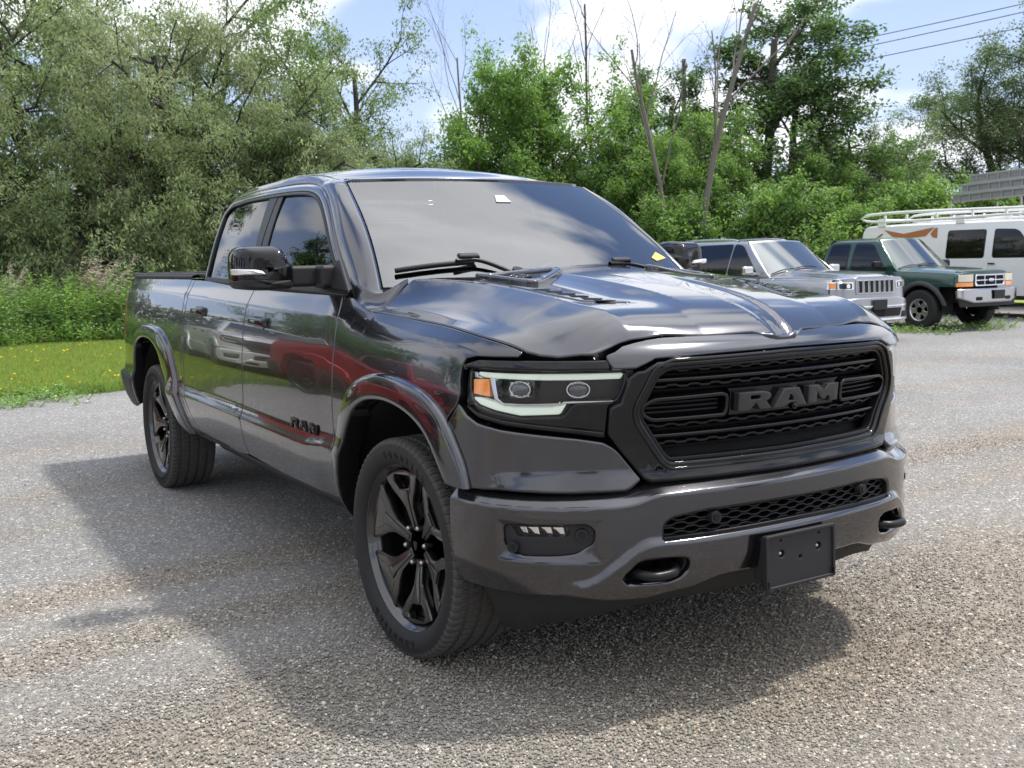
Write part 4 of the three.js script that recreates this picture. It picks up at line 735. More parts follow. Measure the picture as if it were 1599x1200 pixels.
    ar(.40, .735, 1.425, 1.396); ar(-.36, .06, 1.395, 1.382); }
  // ----- mirrors -----
  for (const sg of [1, -1]) {
    const m = new THREE.Group(); m.name = 'wing_mirror'; T.add(m);
    const q = (n, g, mm) => part(n, sg > 0 ? g : mirror(g), mm, m);
    const X = -.93;
    // section outline in z, y; depth along x, crowned toward the front
    const head = (o) => rpoly(ccw([[1.263, 1.352 + o, .05], [1.272, 1.43, .03], [1.262, 1.522, .045], [1.075, 1.527, .035], [1.045, 1.455, .03], [1.028, 1.445, .01], [1.028, 1.352 + o, .02], [1.10, 1.338 + o, .06]]), 0, 6);
    const shell = (poly, x0, x1, k0, full = true) => { const cx = poly.reduce((s, p) => s + p[0], 0) / poly.length, cy = poly.reduce((s, p) => s + p[1], 0) / poly.length, rows = []; for (const [dx, sc] of full ? [[0, .93], [.0, 1], [.35, 1.0], [.60, .97], [.80, .90], [.93, .76], [.985, .52], [1.0, .22], [1.0, 0]] : [[0, .96], [0, 1], [1, 1]]) rows.push([...poly, poly[0]].map(p => V(mix(x0, x1, dx) - (p[0] - 1.15) * .12 * dx, cy + (p[1] - cy) * sc, cx + (p[0] - cx) * sc))); return loft(rows, { flip: 1 }); };
    q('mirror_shell', shell(ccw([...head(0)]), X - .07, X + .10), M.gloss);
    const low = rpoly(ccw([[1.268, 1.395, .02], [1.262, 1.35, .05], [1.15, 1.336, .06], [1.03, 1.343, .02], [1.03, 1.385, .01], [1.12, 1.392, .01]]), 0, 4);
    q('mirror_skull', shell(low, X - .072, X + .104), M.plastic);
    q('turn_signal_lens', shell(rpoly(ccw([[1.275, 1.432, .006], [1.20, 1.430, .01], [1.165, 1.423, .01], [1.148, 1.404, .006], [1.272, 1.405, .01]]), 0, 4), X - .02, X + .112), std(.75, .76, .76, .12, { more: { clearcoat: 1 } }));
    q('mirror_arm', [at(box(.10, .090, .16, .018), X + .02, 1.395, .965)], M.plastic);
    q('mirror_arm', [at(box(.12, .098, .10, .02), X + .075, 1.392, .885)], M.plastic);
    q('mirror_glass', at(box(.006, .15, .20, .003), X - .078, 1.435, 1.155), M.chrome);
  }
  // ----- door handles, badge, moulding -----
  for (const sg of [1, -1]) for (const [s0, s1, y] of [[3.425, 3.135, 1.172], [4.505, 4.215, 1.192]]) {
    const hgrp = new THREE.Group(); hgrp.name = 'door_handle'; T.add(hgrp); const q = (n, g, mm) => part(n, sg > 0 ? g : mirror(g), mm, hgrp);
    q('handle_cup', wp(rpoly([[s0 - .07, y + .030], [s1 + .045, y + .030], [s1 + .055, y - .034], [s0 - .075, y - .034]], .025), { res: .03, r: .003, depth: .004, gap: 0, out: .0035 }), M.gloss);
    const rows = []; for (let i = 0; i <= 16; i++) { const k = i / 16, s = mix(s0, s1, k), lift = .030 * Math.pow(Math.sin(Math.min(1, Math.max(0, k)) * Math.PI), .35), hh = .0165 + .008 * sm(.7, .9, k); rows.push([[-hh, .0], [-hh, lift * .75], [-hh * .6, lift], [hh * .6, lift + .003], [hh, lift * .75], [hh, .0]].map(([dy, o]) => W(s, y + dy, o - .002))); } q('handle', loft(rows, { flip: 1 }), M.gloss);
  }
  for (const sg of [1, -1]) for (const [k, s0] of [['R', 2.792], ['A', 2.684], ['M', 2.566]]) { const g = bend(letter(k, .14, .05), (a, b, c) => sg > 0 ? W(s0 - a * .082, .722 + b * .044, .0015 + c * .030) : W(-(5.21 - s0 - .09 + a * .082), .722 + b * .044, .0015 + c * .030), .3); part('door_badge_letter', g, M.gloss, T, 'letter ' + k + ' of the door badge'); }
  // ----- rocker, step, liners, chassis -----
  two('rocker_panel', loft([2.28, 2.6, 3.0, 3.5, 4.0, 4.40, 4.52].map(s => [[.468, -.012], [.455, -.004], [.440, -.010], [.418, -.045], [.405, -.085], [.39, -.14]].map(([y, o]) => W(s, y, o + .006))), { flip: 1 }), M.plastic);
  two('side_step', loft([2.40, 2.7, 3.2, 3.8, 4.30, 4.40].map(s => [[.405, -.10], [.408, -.045], [.395, -.030], [.372, -.034], [.360, -.060], [.362, -.13]].map(([y, o]) => W(s, y, o))), { flip: 1 }), M.rough);
  const liner = (xc, yc, r, zi) => { const rows = []; for (let i = 0; i <= 24; i++) { const a = mix(-.02, Math.PI + .02, i / 24), x = xc + r * Math.cos(a) * 1.08, y = yc + r * Math.sin(a); rows.push([V(x, y, .935), V(x, y, .80), V(x * 1, y, zi), V(xc + (x - xc) * .2, yc + (y - yc) * .2, zi - .02)]); } return loft(rows, { flip: 1 }); };
  two('wheel_liner', [liner(0, .44, .53, .52)], M.void); two('wheel_liner', [liner(-3.672, .44, .56, .50)], M.void);
  part('underbody', [at(box(2.45, .20, 1.72, .05), -1.85, .50, 0), at(box(.5, .25, 1.1, .05), .58, .55, 0), at(box(1.3, .7, 1.0, .05), -.05, .78, 0), at(box(1.95, .30, .9, .05), -3.85, .66, 0), at(box(.5, .5, 1.86, .03), -4.58, .78, 0), at(box(.60, .5, 1.70, .03), -2.96, .78, 0)], M.void, T);
  part('chassis_rail', [at(box(5.2, .14, .08, .02), -2.0, .46, .46), at(box(5.2, .14, .08, .02), -2.0, .46, -.46)], M.rough, T);
  part('axle', [bar([-3.672, .40, -.8], [-3.672, .40, .8], .045), at(new THREE.SphereGeometry(.16, 20, 14), -3.672, .40, .0), bar([0, .36, -.8], [0, .36, .8], .035), bar([-3.5, .42, 0], [-.9, .46, 0], .04)], M.rough, T);
  part('exhaust', bar([-2.9, .38, .35], [-1.0, .38, .35], .035), M.steel, T);
  // ----- bed: cover, tailgate, lamps, rear bumper -----
  part('tonneau_cover', [at(box(2.06, .030, 1.66, .012), -3.84, 1.392, 0), ...[-.5, 0, .5].map(k => at(box(.012, .006, 1.62, .002), -3.84 + k * 1.3, 1.409, 0))], M.tonneau, T);
  two('tail_light', wp(rpoly([[6.505, 1.24], [6.66, 1.24], [6.68, .93], [6.475, .93]], .02), { res: .03, r: .012, depth: .05, gap: 0, out: .006 }), M.red);
  part('tailgate', wp([[6.70, 1.36], [6.70, .70], [8.05, .70], [8.05, 1.36]].map(p => [p[0], p[1]]), { res: .08, r: .008, depth: .03 }), M.paint, T); part('tailgate', mirror(wp([[6.70, 1.36], [6.70, .70], [7.385, .70], [7.385, 1.36]], { res: .08, r: .008, depth: .03 })), M.paint, T);
  part('rear_bumper', [wp([[5.975, .50], [6.02, .67], [6.3, .70], [6.7, .70], [7.40, .70], [7.40, .44], [6.6, .42], [6.2, .44]], { res: .05, r: .012, depth: .06, out: .020 }), mirror(wp([[5.975, .50], [6.02, .67], [6.3, .70], [6.7, .70], [7.40, .70], [7.40, .44], [6.6, .42], [6.2, .44]], { res: .05, r: .012, depth: .06, out: .020 }))], M.plastic, T);
  // ----- wheels -----
  const wh = makeWheel();
  for (const [x, sg, turn] of [[0, 1, .04], [-3.672, 1, 0], [0, -1, .04], [-3.672, -1, 0]]) { const w = wh.clone(); w.position.set(x, .404, sg * .853); w.rotation.order = 'YXZ'; w.rotation.y = turn + (sg < 0 ? Math.PI : 0); w.rotation.z = x ? .35 : .05; T.add(w); }
  return T;
}
const bigTruck = makeTruck('dark granite grey crew cab pickup with black wheels, filling the middle of the gravel lot');
// ---------- parked vehicles in the background ----------
function simpleWheel(R, Wd, rimR, rimMat, spokes = 5, steel = false) {
  const g = new THREE.Group(); g.name = 'wheel'; const h = Wd / 2;
  part('tyre', lathe([[rimR - .01, -h * .8], [rimR + .01, -h * .95], [R - .05, -h], [R - .02, -h * .93], [R - .004, -h * .75], [R, -h * .5], [R - .006, -h * .42], [R - .006, -h * .36], [R, -h * .3], [R, h * .3], [R - .006, h * .36], [R - .006, h * .42], [R, h * .5], [R - .004, h * .75], [R - .02, h * .93], [R - .05, h], [rimR + .01, h * .95], [rimR - .01, h * .8]], 56).rotateX(Math.PI / 2), M.rubber, g);
  part('rim', lathe([[rimR - .02, -h * .8], [rimR - .03, h * .5], [rimR - .015, h * .82], [rimR + .004, h * .93], [rimR + .006, h * .80]], 56).rotateX(Math.PI / 2), rimMat, g);
  part('rim_back', lathe([[.0, 0], [rimR - .03, 0]], 32).rotateX(Math.PI / 2), M.void, g);
  for (let k = 0; k < spokes; k++) { const a = k / spokes * Math.PI * 2, w = steel ? .055 : .040; const p = [[-w, .05], [-w * .8, rimR * .6], [-w * 1.25, rimR - .02], [w * 1.25, rimR - .02], [w * .8, rimR * .6], [w, .05]].map(([x, y]) => [x * Math.cos(a) - y * Math.sin(a), x * Math.sin(a) + y * Math.cos(a)]); const s = extr(ccw(p), .018, .006); s.translate(0, 0, h * .55); part('spoke', s, rimMat, g); }
  part('hub', lathe([[0, h * .78], [.05, h * .76], [.075, h * .66], [.08, h * .3]], 28).rotateX(-Math.PI / 2).scale(1, 1, -1), rimMat, g);
  return g;
}
function makeCar(c, name, pos, turn, label, category) {
  const T = thing(name, pos, turn, label, category);
  const two = (n, g, m, l) => { const r = part(n, g, m, T, l); part(n, mirror(r.geometry), m, T); return r; };
  const belt = tab(c.belt), hoodC = tab(c.hood), wid = tab(c.plan);          // belt height, hood centre height, half width by x
  const prof = tab(c.prof);                                                    // inward offset by height share below the belt
  const SK = (x, y, o = 0) => V(x, y, wid(x) - prof((y - c.sill) / (belt(x) - c.sill)) + o);
  const sk = (poly, o = {}) => panel((x, y) => SK(x, y, o.out ?? 0), poly, { flip: 1, res: .09, r: .006, gap: .006, depth: .03, ...o });
  const arch = (x, y, r, n = 20, a0 = -.25, a1 = Math.PI + .25) => { const a = []; for (let i = 0; i <= n; i++) { const t = mix(a0, a1, i / n); a.push([x + r * Math.cos(t), y + r * Math.sin(t)]); } return a; };
  // sides: wing, doors, rear quarter
  const line = (x0, x1, n = 8, d = 0) => { const o = []; for (let i = 0; i <= n; i++) { const x = mix(x0, x1, i / n); o.push([x, belt(x) + d]); } return o; };
  const [wf, wr] = c.wheels, R = c.archR;
  const aF = arch(wf, c.R, R).filter(p => p[1] >= c.sill), aR = arch(wr, c.R, R).filter(p => p[1] >= c.sill);
  const D = c.doors;                                                           // x of the gaps, front to rear
  two('front_wing', sk([...line(c.noseS, D[0]), [D[0], c.sill], [aF[aF.length - 1][0] - .001, c.sill], ...aF.slice().reverse(), [aF[0][0] + .001, c.noseY ?? c.sill], [c.noseS, c.noseY ?? c.sill]]), c.paint);
  for (let i = 0; i < D.length - 1; i++) { const last = i === D.length - 2 && D[i + 1] < aR[0][0] && D[i + 1] > aR[aR.length - 1][0]; const low = last ? [[D[i + 1], Math.max(c.sill, c.R + Math.sqrt(Math.max(0, R * R - (D[i + 1] - wr) ** 2)) + .01)], ...aR.filter(p => p[0] > D[i + 1]).reverse()] : [[D[i + 1], c.sill]]; two('door', sk([...line(D[i], D[i + 1]), ...low, [D[i], c.sill]]), c.paint); }
  const dl = D[D.length - 1]; const rq = dl > aR[0][0] ? [...line(dl, c.tailS), [c.tailS, c.sill], ...aR.slice().reverse(), [dl, c.sill]] : [...line(dl, c.tailS), [c.tailS, c.sill + .05], ...aR.filter(p => p[0] < dl).reverse()];
  two('rear_quarter', sk(rq), c.paint);
  two('sill_strip', sk([[wf - R - .02, c.sill - .005], [wr + R + .02, c.sill - .005], [wr + R + .02, c.sill - .09], [wf - R - .02, c.sill - .09]], { out: -.03 }), c.trim ?? M.plastic);
  for (const x of [wf, wr]) { two('wheel_liner', loft(arch(x, c.R, R + .02, 16, -.1, Math.PI + .1).map(p => [V(p[0], p[1], wid(x) - .03), V(p[0], p[1], wid(x) - .35), V(mix(x, p[0], .1), mix(c.R, p[1], .1), wid(x) - .36)])), M.void);
    if (c.lip) two('arch_lip', loft(arch(x, c.R, R, 24, -.2, Math.PI + .2).map((p, i, A) => { const q = arch(x, c.R, R + c.lip, 24, -.2, Math.PI + .2)[i]; return [[0, -.02], [0, .02], [.3, .032], [.8, .026], [1, 0]].map(([k, o]) => SK(mix(p[0], q[0], k), Math.max(c.sill - .1, mix(p[1], q[1], k)), o)); })), c.lipMat); }
  for (const x of D.slice(0, -1)) two('door_handle', at(box(.16, .03, .03, .012), x - (c.handle ?? .95), belt(x) - .10, wid(x) - prof(.85) + .02), c.handleMat ?? c.paint);
  // bonnet and cowl
  const HB = (x, z) => { const w = wid(x) - prof(1); const a = Math.min(1, Math.abs(z) / w); return V(x, mix(hoodC(x), belt(x), Math.pow(a, c.hoodPow ?? 3)) - (c.hoodStep ?? 0) * sm(.45, .6, a) * (1 - sm(.8, 1, a)), z); };
  const nb = (x) => wid(x) - prof(1) - .004; const hp = []; for (let i = 0; i <= 8; i++) { const x = mix(c.noseX, c.cowl, i / 8); hp.push([x, nb(x)]); }
  const nosePts = []; for (let i = 1; i < 8; i++) { const z = mix(-nb(c.noseX), nb(c.noseX), i / 8); nosePts.push([c.noseX + c.bow * (1 - (z / nb(c.noseX)) ** 2), z]); }
  part('bonnet', panel(HB, [...hp, ...hp.slice().reverse().map(p => [p[0], -p[1]]), ...nosePts], { res: .07, r: .010, gap: .006, depth: .04, flip: -1 }), c.paint, T);
  // cabin shell
  const g = c.gh, wB = (x) => wid(x) - prof(1) - .012, GHz = (x, y) => { const k = (y - belt(x)) / (g.roof - belt(x)); return mix(wB(x), g.rw, Math.pow(Math.max(0, k), 1.25)); };
  const GS = (x, y, o = 0) => V(x, y, GHz(x, y) + o);
  const side = [[g.ws0, belt(g.ws0) + .0], [g.ws1, g.roof - .045, .12], [g.rr1, g.roof - .045, .15], [g.rr0, belt(g.rr0)]];
  two('cabin_side', panel((x, y) => GS(x, y), rpoly(side, .01), { res: .1, r: .02, gap: 0, inset: 0, depth: .05 }), g.mat ?? c.paint);
  for (const w of c.windows) { two('side_window', panel((x, y) => GS(x, y, .006), rpoly(w.map(([x, y, r]) => [x, y < 0 ? belt(x) + .035 : y, r ?? .05]), .05), { res: .12, r: .003, gap: 0, depth: .01 }), M.tint); if (c.seal) two('window_seal', panel((x, y) => GS(x, y, .004), inset(ccw(rpoly(w.map(([x, y, r]) => [x, y < 0 ? belt(x) + .035 : y, r ?? .05]), .05)), -.018), { res: .12, r: .003, gap: 0, depth: .01 }), c.seal); }
  const RF = (x, z) => V(x, g.roof + .035 * (1 - (z / g.rw) ** 2) - .02 * Math.pow(Math.abs((x - (g.ws1 + g.rr1) / 2) / ((g.ws1 - g.rr1) / 2)), 4) - .045 * Math.pow(Math.abs(z) / g.rw, 8), z);
  const fb = (z, k) => k * (1 - (z / g.rw) ** 2);
  const ro = []; for (let i = 0; i <= 8; i++) { const z = mix(-g.rw, g.rw, i / 8); ro.push([g.ws1 + .02 + fb(z, .06), z]); } for (let i = 0; i <= 8; i++) { const z = mix(g.rw, -g.rw, i / 8); ro.push([g.rr1 - .02, z]); }
  part('roof', panel(RF, ro, { res: .12, r: .015, gap: 0, inset: 0, depth: .05, flip: -1 }), g.mat ?? c.paint, T);
  const y1 = g.roof - .01, y0 = (x) => hoodC(x);
  const WSf = (z, k, o = 0) => { const zz = z * mix(wB(g.ws0) - .01, g.rw, k); const bow = .10 * (1 - z * z); return V(mix(g.ws0, g.ws1, k) + bow + o * .6, mix(Math.max(belt(g.ws0), mix(belt(g.ws0), hoodC(g.ws0), 1 - z * z)), y1 + .02 * (1 - z * z), k) + o, zz); };
  const fr = []; for (let i = 0; i <= 8; i++) fr.push([mix(-1, 1, i / 8), -.02]); for (let i = 0; i <= 8; i++) fr.push([mix(1, -1, i / 8), 1]);
  part('screen_surround', panel((z, k) => WSf(z, k, 0), fr, { res: .12, r: .01, gap: 0, inset: 0, depth: .04, flip: -1, fd: .01 }), g.mat ?? c.paint, T);
  part('windscreen', panel((z, k) => WSf(z, k, .008), rpoly([[-.97, .02, .04], [.97, .02, .04], [.965, .95, .06], [-.965, .95, .06]], .05), { res: .12, r: .003, gap: 0, inset: 0, depth: .006, flip: -1, fd: .01 }), c.screen ?? M.screenGlass, T);
  const RW = (z, k) => V(mix(g.rr0, g.rr1, k) - .03 * (1 - z * z), mix(belt(g.rr0), y1, k), z * mix(wB(g.rr0), g.rw, k));
  if (c.shade) part('sun_shade', panel((z, k) => WSf(z, k, -.03), rpoly([[-.9, .05], [.9, .05], [.88, .86], [-.88, .86]], .05), { res: .12, r: .003, gap: 0, inset: 0, depth: .006, flip: -1, fd: .01 }), std(.50, .56, .55, .5, { metal: .5 }), T);
  part('rear_window', panel(RW, [[-1, 0], [1, 0], [1, 1], [-1, 1]], { res: .2, r: .01, gap: 0, inset: 0, depth: .02, flip: 1, fd: .01 }), M.tint, T);
  part('cabin_inside', [at(box(g.ws1 - g.rr0 + .3, .10, g.rw * 2, .02), (g.ws1 + g.rr0) / 2 + .2, belt(g.ws1) - .12, 0), ...[g.ws1 - .55, g.rr0 + .7].flatMap(x => [.36, -.36].map(z => at(box(.14, .62, .48, .06), x, belt(x) + .12, z, 0, 0, .2)))], M.seat, T);
  for (const z of [.4, -.2]) part('wiper', tube([WSf(z, .03, .03), WSf(z + .25, .06, .03), WSf(z + .55, .05, .025)], .010, 6), M.satin, T);
  part('underbody', at(box(c.tailS * -1 + c.noseS - .3, .3, wid(-2) * 2 - .5, .05), (c.noseS + c.tailS) / 2, c.sill + .10, 0), M.void, T);
  part('inner_body', [at(box(c.noseX - c.cowl - .1, belt(c.cowl) - c.sill - .22, wid(c.cowl) * 2 - .75, .05), (c.noseX + c.cowl) / 2, (belt(c.cowl) + c.sill) / 2 - .02, 0)], M.void, T);
  two('wing_mirror', [at(box(.10, .15, .22, .04), g.ws0 - .30, belt(g.ws0) + .13, wB(g.ws0) + .20), at(box(.06, .05, .16, .015), g.ws0 - .29, belt(g.ws0) + .07, wB(g.ws0) + .04)], c.mirror);
  for (const [x, sg] of [[wf, 1], [wr, 1], [wf, -1], [wr, -1]]) { const w = c.wheel.clone(); w.position.set(x, c.R, sg * (wid(x) - c.track)); w.rotation.y = sg < 0 ? Math.PI : 0; w.rotation.z = x; T.add(w); }
  return { T, two, SK, HB, wid, belt, hoodC, WSf, RF, GS };
}
// a nose face: x from z and height
const noseFace = (x0, bow, lean, corner) => (z, y, o = 0) => V(x0 - bow * z * z - corner * Math.pow(Math.abs(z), 6) - lean * (y - .8) + o, y, z);
function np(F, poly, o = {}) { return panel((z, y) => F(z, y, o.out ?? 0), poly, { flip: -1, res: .06, r: .006, gap: .004, depth: .04, ...o }); }
const rect = (z0, z1, y0, y1, r = .02) => rpoly([[z0, y0], [z1, y0], [z1, y1], [z0, y1]], r);

M.silver = carPaint(.30, .305, .325, { metal: .75, rough: .30 });
M.green = carPaint(.012, .055, .040, { metal: .3, rough: .35, cr: .05 });
M.greyGreen = std(.10, .13, .11, .35, { metal: .3 });
M.white = carPaint(.72, .73, .74, { metal: 0, rough: .4, cr: .05 });
M.lamp = std(.86, .88, .88, .10, { metal: .35, more: { clearcoat: 1 } });
M.haze = std(.62, .58, .48, .35, { more: { clearcoat: .6 } });
M.oldChrome = std(.42, .42, .43, .16, { metal: 1 });
M.cladding = std(.045, .046, .048, .55);

{ // silver sport utility
  const c = {
    paint: M.silver, belt: [[-4.75, 1.14], [-3, 1.10], [-1.6, 1.055], [-.9, 1.06], [-.3, 1.045], [0, 1.0]], hood: [[-1.7, 1.19], [-1.2, 1.17], [-.6, 1.14], [-.2, 1.095], [.05, 1.03]],
    plan: [[-4.75, .84], [-4.5, .93], [-3.5, .965], [-2, .965], [-.9, .965], [-.4, .93], [-.12, .84], [0, .76]], prof: [[-.3, .08], [0, .03], [.15, .0], [.5, -.01], [.8, .01], [.93, .05], [1, .10]], sill: .38,
    wheels: [-.90, -3.81], archR: .42, R: .375, track: .13, doors: [-1.38, -2.42, -3.48], noseS: -.20, tailS: -4.72, noseX: -.16, cowl: -1.50, bow: .10, hoodPow: 4, hoodStep: .02, lip: .05, lipMat: M.silver, noseY: .62,
    gh: { ws0: -1.50, ws1: -2.22, rr1: -4.25, rr0: -4.66, roof: 1.685, rw: .62 }, mirror: M.chrome, handleMat: M.chrome,
    windows: [[[-1.78, -1, .03], [-2.30, 1.60, .10], [-2.50, 1.625], [-2.50, -1]], [[-2.56, -1], [-2.56, 1.625], [-3.42, 1.615], [-3.50, -1]], [[-3.56, -1], [-3.50, 1.605], [-4.15, 1.57, .12], [-4.45, -1, .12]]], seal: M.gloss,
    wheel: simpleWheel(.375, .255, .265, M.bright, 5),
  };
  const k = makeCar(c, 'sport_utility_vehicle', [-7.95, 0, -11.25], 0, 'silver sport utility vehicle with slotted grille parked nearest the grey pickup', 'suv'), T = k.T;
  const F = noseFace(0, .10, .06, .22);
  part('nose_panel', np(F, rpoly([[-.90, .66], [.90, .66], [.86, .98], [.66, 1.055, .06], [-.66, 1.055, .06], [-.86, .98]], .03), {}), M.silver, T);
  const gr = new THREE.Group(); gr.name = 'grille'; T.add(gr);
  part('grille_surround', np(F, rect(-.46, .46, .79, 1.03, .03), { out: .012 }), M.silver, gr);
  for (let i = 0; i < 7; i++) { const z = (i - 3) * .122; part('grille_frame', np(F, rpoly([[z - .046, .80], [z + .046, .80], [z + .052, 1.02], [z - .052, 1.02]], .012), { out: .020, r: .008, holes: [rpoly([[z - .034, .815], [z + .034, .815], [z + .040, 1.005], [z - .040, 1.005]], .01)] }), M.chrome, gr); part('grille_slot', np(F, rpoly([[z - .036, .812], [z + .036, .812], [z + .042, 1.008], [z - .042, 1.008]], .01), { out: .024, r: .002 }), M.void, gr); }
  for (const s of [1, -1]) { const m = (p) => p.map(([z, y]) => [z * s, y]); const h = new THREE.Group(); h.name = 'headlight'; T.add(h);
    part('lamp_bowl', np(F, rpoly(m([[.50, .865], [.92, .875], [.91, 1.0], [.50, .99]]), .02), { out: .010 }), M.chrome, h); part('lamp_insert', np(F, rpoly(m([[.53, .88], [.76, .885], [.76, .975], [.53, .975]]), .02), { out: .016, holes: [rect(Math.min(.57 * s, .63 * s), Math.max(.57 * s, .63 * s), .90, .96, .02)] }), M.satin, h); part('lamp_lens', np(F, rpoly(m([[.80, .89], [.90, .895], [.89, .985], [.80, .98]]), .01), { out: .018 }), M.amber, h); part('lamp_glass', np(F, rpoly(m([[.50, .865], [.92, .875], [.91, 1.0], [.50, .99]]), .02), { out: .030, depth: .005 }), M.lens, h);
    part('bumper_vent', np(F, rpoly(m([[.55, .40], [.78, .40], [.80, .50], [.60, .50]]), .02), { out: .056 }), M.void, T);
    k.two; }
  part('front_bumper', [np((z, y, o) => F(z, y, o), rpoly([[-.955, .34], [.955, .34], [.955, .68], [.5, .74], [-.5, .74], [-.955, .68]], .04), { out: .05, r: .03, depth: .12, steps: 4 })], M.silver, T);
  part('lower_grille', np(F, rpoly([[-.52, .42], [.52, .42], [.60, .56], [-.60, .56]], .03), { out: .056 }), M.void, T);
  part('chrome_strip', [np(F, rpoly([[-.80, .575], [.80, .575], [.80, .61], [-.80, .61]], .01), { out: .066, r: .012 }), np(F, rpoly([[-.84, .36], [.84, .36], [.86, .40], [-.86, .40]], .01), { out: .066, r: .012 })], M.chrome, T);
  part('licence_plate', at(box(.015, .16, .32, .005), F(0, .62).x + .075, .62, 0), M.plastic, T);
  part('roof_rail', [1, -1].map(s => tube([[-2.5, 1.69, .585 * s], [-2.62, 1.715, .58 * s], [-3.9, 1.712, .58 * s], [-4.1, 1.66, .585 * s]], .016, 8, 30)), M.chrome, T);
}
{ // green compact pickup with extended cab
  const c = {
    paint: M.green, belt: [[-5.0, 1.10], [-3, 1.10], [-1.6, 1.085], [-.8, 1.06], [-.2, 1.03], [0, 1.0]], hood: [[-1.6, 1.17], [-1.0, 1.15], [-.4, 1.11], [-.1, 1.075], [.05, 1.04]],
    plan: [[-5.0, .84], [-4.6, .87], [-2, .88], [-.8, .875], [-.3, .855], [-.08, .80], [0, .76]], prof: [[-.3, .06], [0, .035], [.25, .01], [.6, 0], [.85, .015], [1, .05]], sill: .56,
    wheels: [-.82, -3.98], archR: .45, R: .375, track: .10, doors: [-1.42, -2.52, -3.05], noseS: -.10, tailS: -4.95, noseX: -.10, cowl: -1.42, bow: .06, hoodPow: 5, lip: .085, lipMat: M.cladding, noseY: .80,
    gh: { ws0: -1.38, ws1: -1.95, rr1: -3.15, rr0: -3.25, roof: 1.70, rw: .60, mat: M.green }, mirror: M.satin, screen: M.screenGlass, shade: true, seal: M.satin, handleMat: M.satin,
    windows: [[[-1.66, -1, .03], [-2.06, 1.60, .08], [-2.48, 1.62], [-2.48, -1]], [[-2.60, -1], [-2.62, 1.615], [-3.08, 1.60], [-3.14, -1]]],
    wheel: simpleWheel(.375, .25, .20, M.bright, 5, true),
  };
  const k = makeCar(c, 'compact_pickup', [-8.46, 0, -14.92], 0, 'dark green older pickup with chrome bumper and amber lamps beside white van', 'pickup truck'), T = k.T;
  const F = noseFace(0, .06, .04, .20);
  part('nose_panel', np(F, rpoly([[-.85, .80], [.85, .80], [.83, 1.0], [.70, 1.045, .04], [-.70, 1.045, .04], [-.83, 1.0]], .02), {}), M.green, T);
  const gr = new THREE.Group(); gr.name = 'grille'; T.add(gr);
  const go = rpoly([[-.44, .80], [.44, .80], [.42, 1.02], [-.42, 1.02]], .05);
  part('grille_back', np(F, go, { out: .012 }), M.void, gr);
  part('grille_frame', np(F, go, { out: .035, r: .012, holes: [inset(ccw(go), .035)] }), M.chrome, gr);
  part('grille_bar', np(F, rect(-.40, .40, .895, .925, .01), { out: .030, r: .01 }), M.chrome, gr);
  for (const z of [-.16, .16]) part('grille_bar', np(F, rect(z - .012, z + .012, .82, 1.0, .005), { out: .028, r: .008 }), M.chrome, gr);
  part('grille_badge', at(new THREE.SphereGeometry(1, 24, 12).scale(.012, .032, .078), F(0, .91, .046).x, .91, 0), M.chrome, gr);
  for (const s of [1, -1]) { const m = (p) => p.map(([z, y]) => [z * s, y]); const h = new THREE.Group(); h.name = 'headlight'; T.add(h);
    part('lamp_bowl', np(F, rpoly(m([[.47, .885], [.80, .885], [.79, 1.015], [.46, 1.02]]), .02), { out: .022 }), M.haze, h); part('turn_signal_lens', np(F, rpoly(m([[.47, .80], [.84, .80], [.82, .875], [.47, .875]]), .015), { out: .022 }), M.amber, h); }
  part('bumper_face', np(F, rpoly([[-.89, .60], [-.55, .50], [.55, .50], [.89, .60], [.90, .77], [-.90, .77]], .04), { out: .10, r: .030, depth: .14, steps: 4 }), M.oldChrome, T);
  part('bumper_valance', np(F, rpoly([[-.80, .44], [.80, .44], [.84, .60], [.5, .52], [-.5, .52], [-.84, .60]], .02), { out: .06 }), M.plastic, T);
  for (const z of [.42, -.42]) part('bumper_slot', np(F, rect(z - .09, z + .09, .55, .62, .03), { out: .104 }), M.void, T);
  part('licence_plate', at(box(.015, .16, .31, .005), F(0, .64).x + .125, .65, -.12), M.plastic, T);
  part('bonnet_guard', panel((x, z) => { const p = k.HB(x, z); p.y += .012; return p; }, [[-.22, -.68], [-.22, .68], [-.13, .66], [-.075, .3], [-.07, 0], [-.075, -.3], [-.13, -.66]], { res: .08, r: .006, gap: 0, depth: .02, flip: -1 }), M.greyGreen, T);
  part('load_bed', [at(box(1.75, .06, 1.6, .01), -4.1, .72, 0)], M.cladding, T);
}
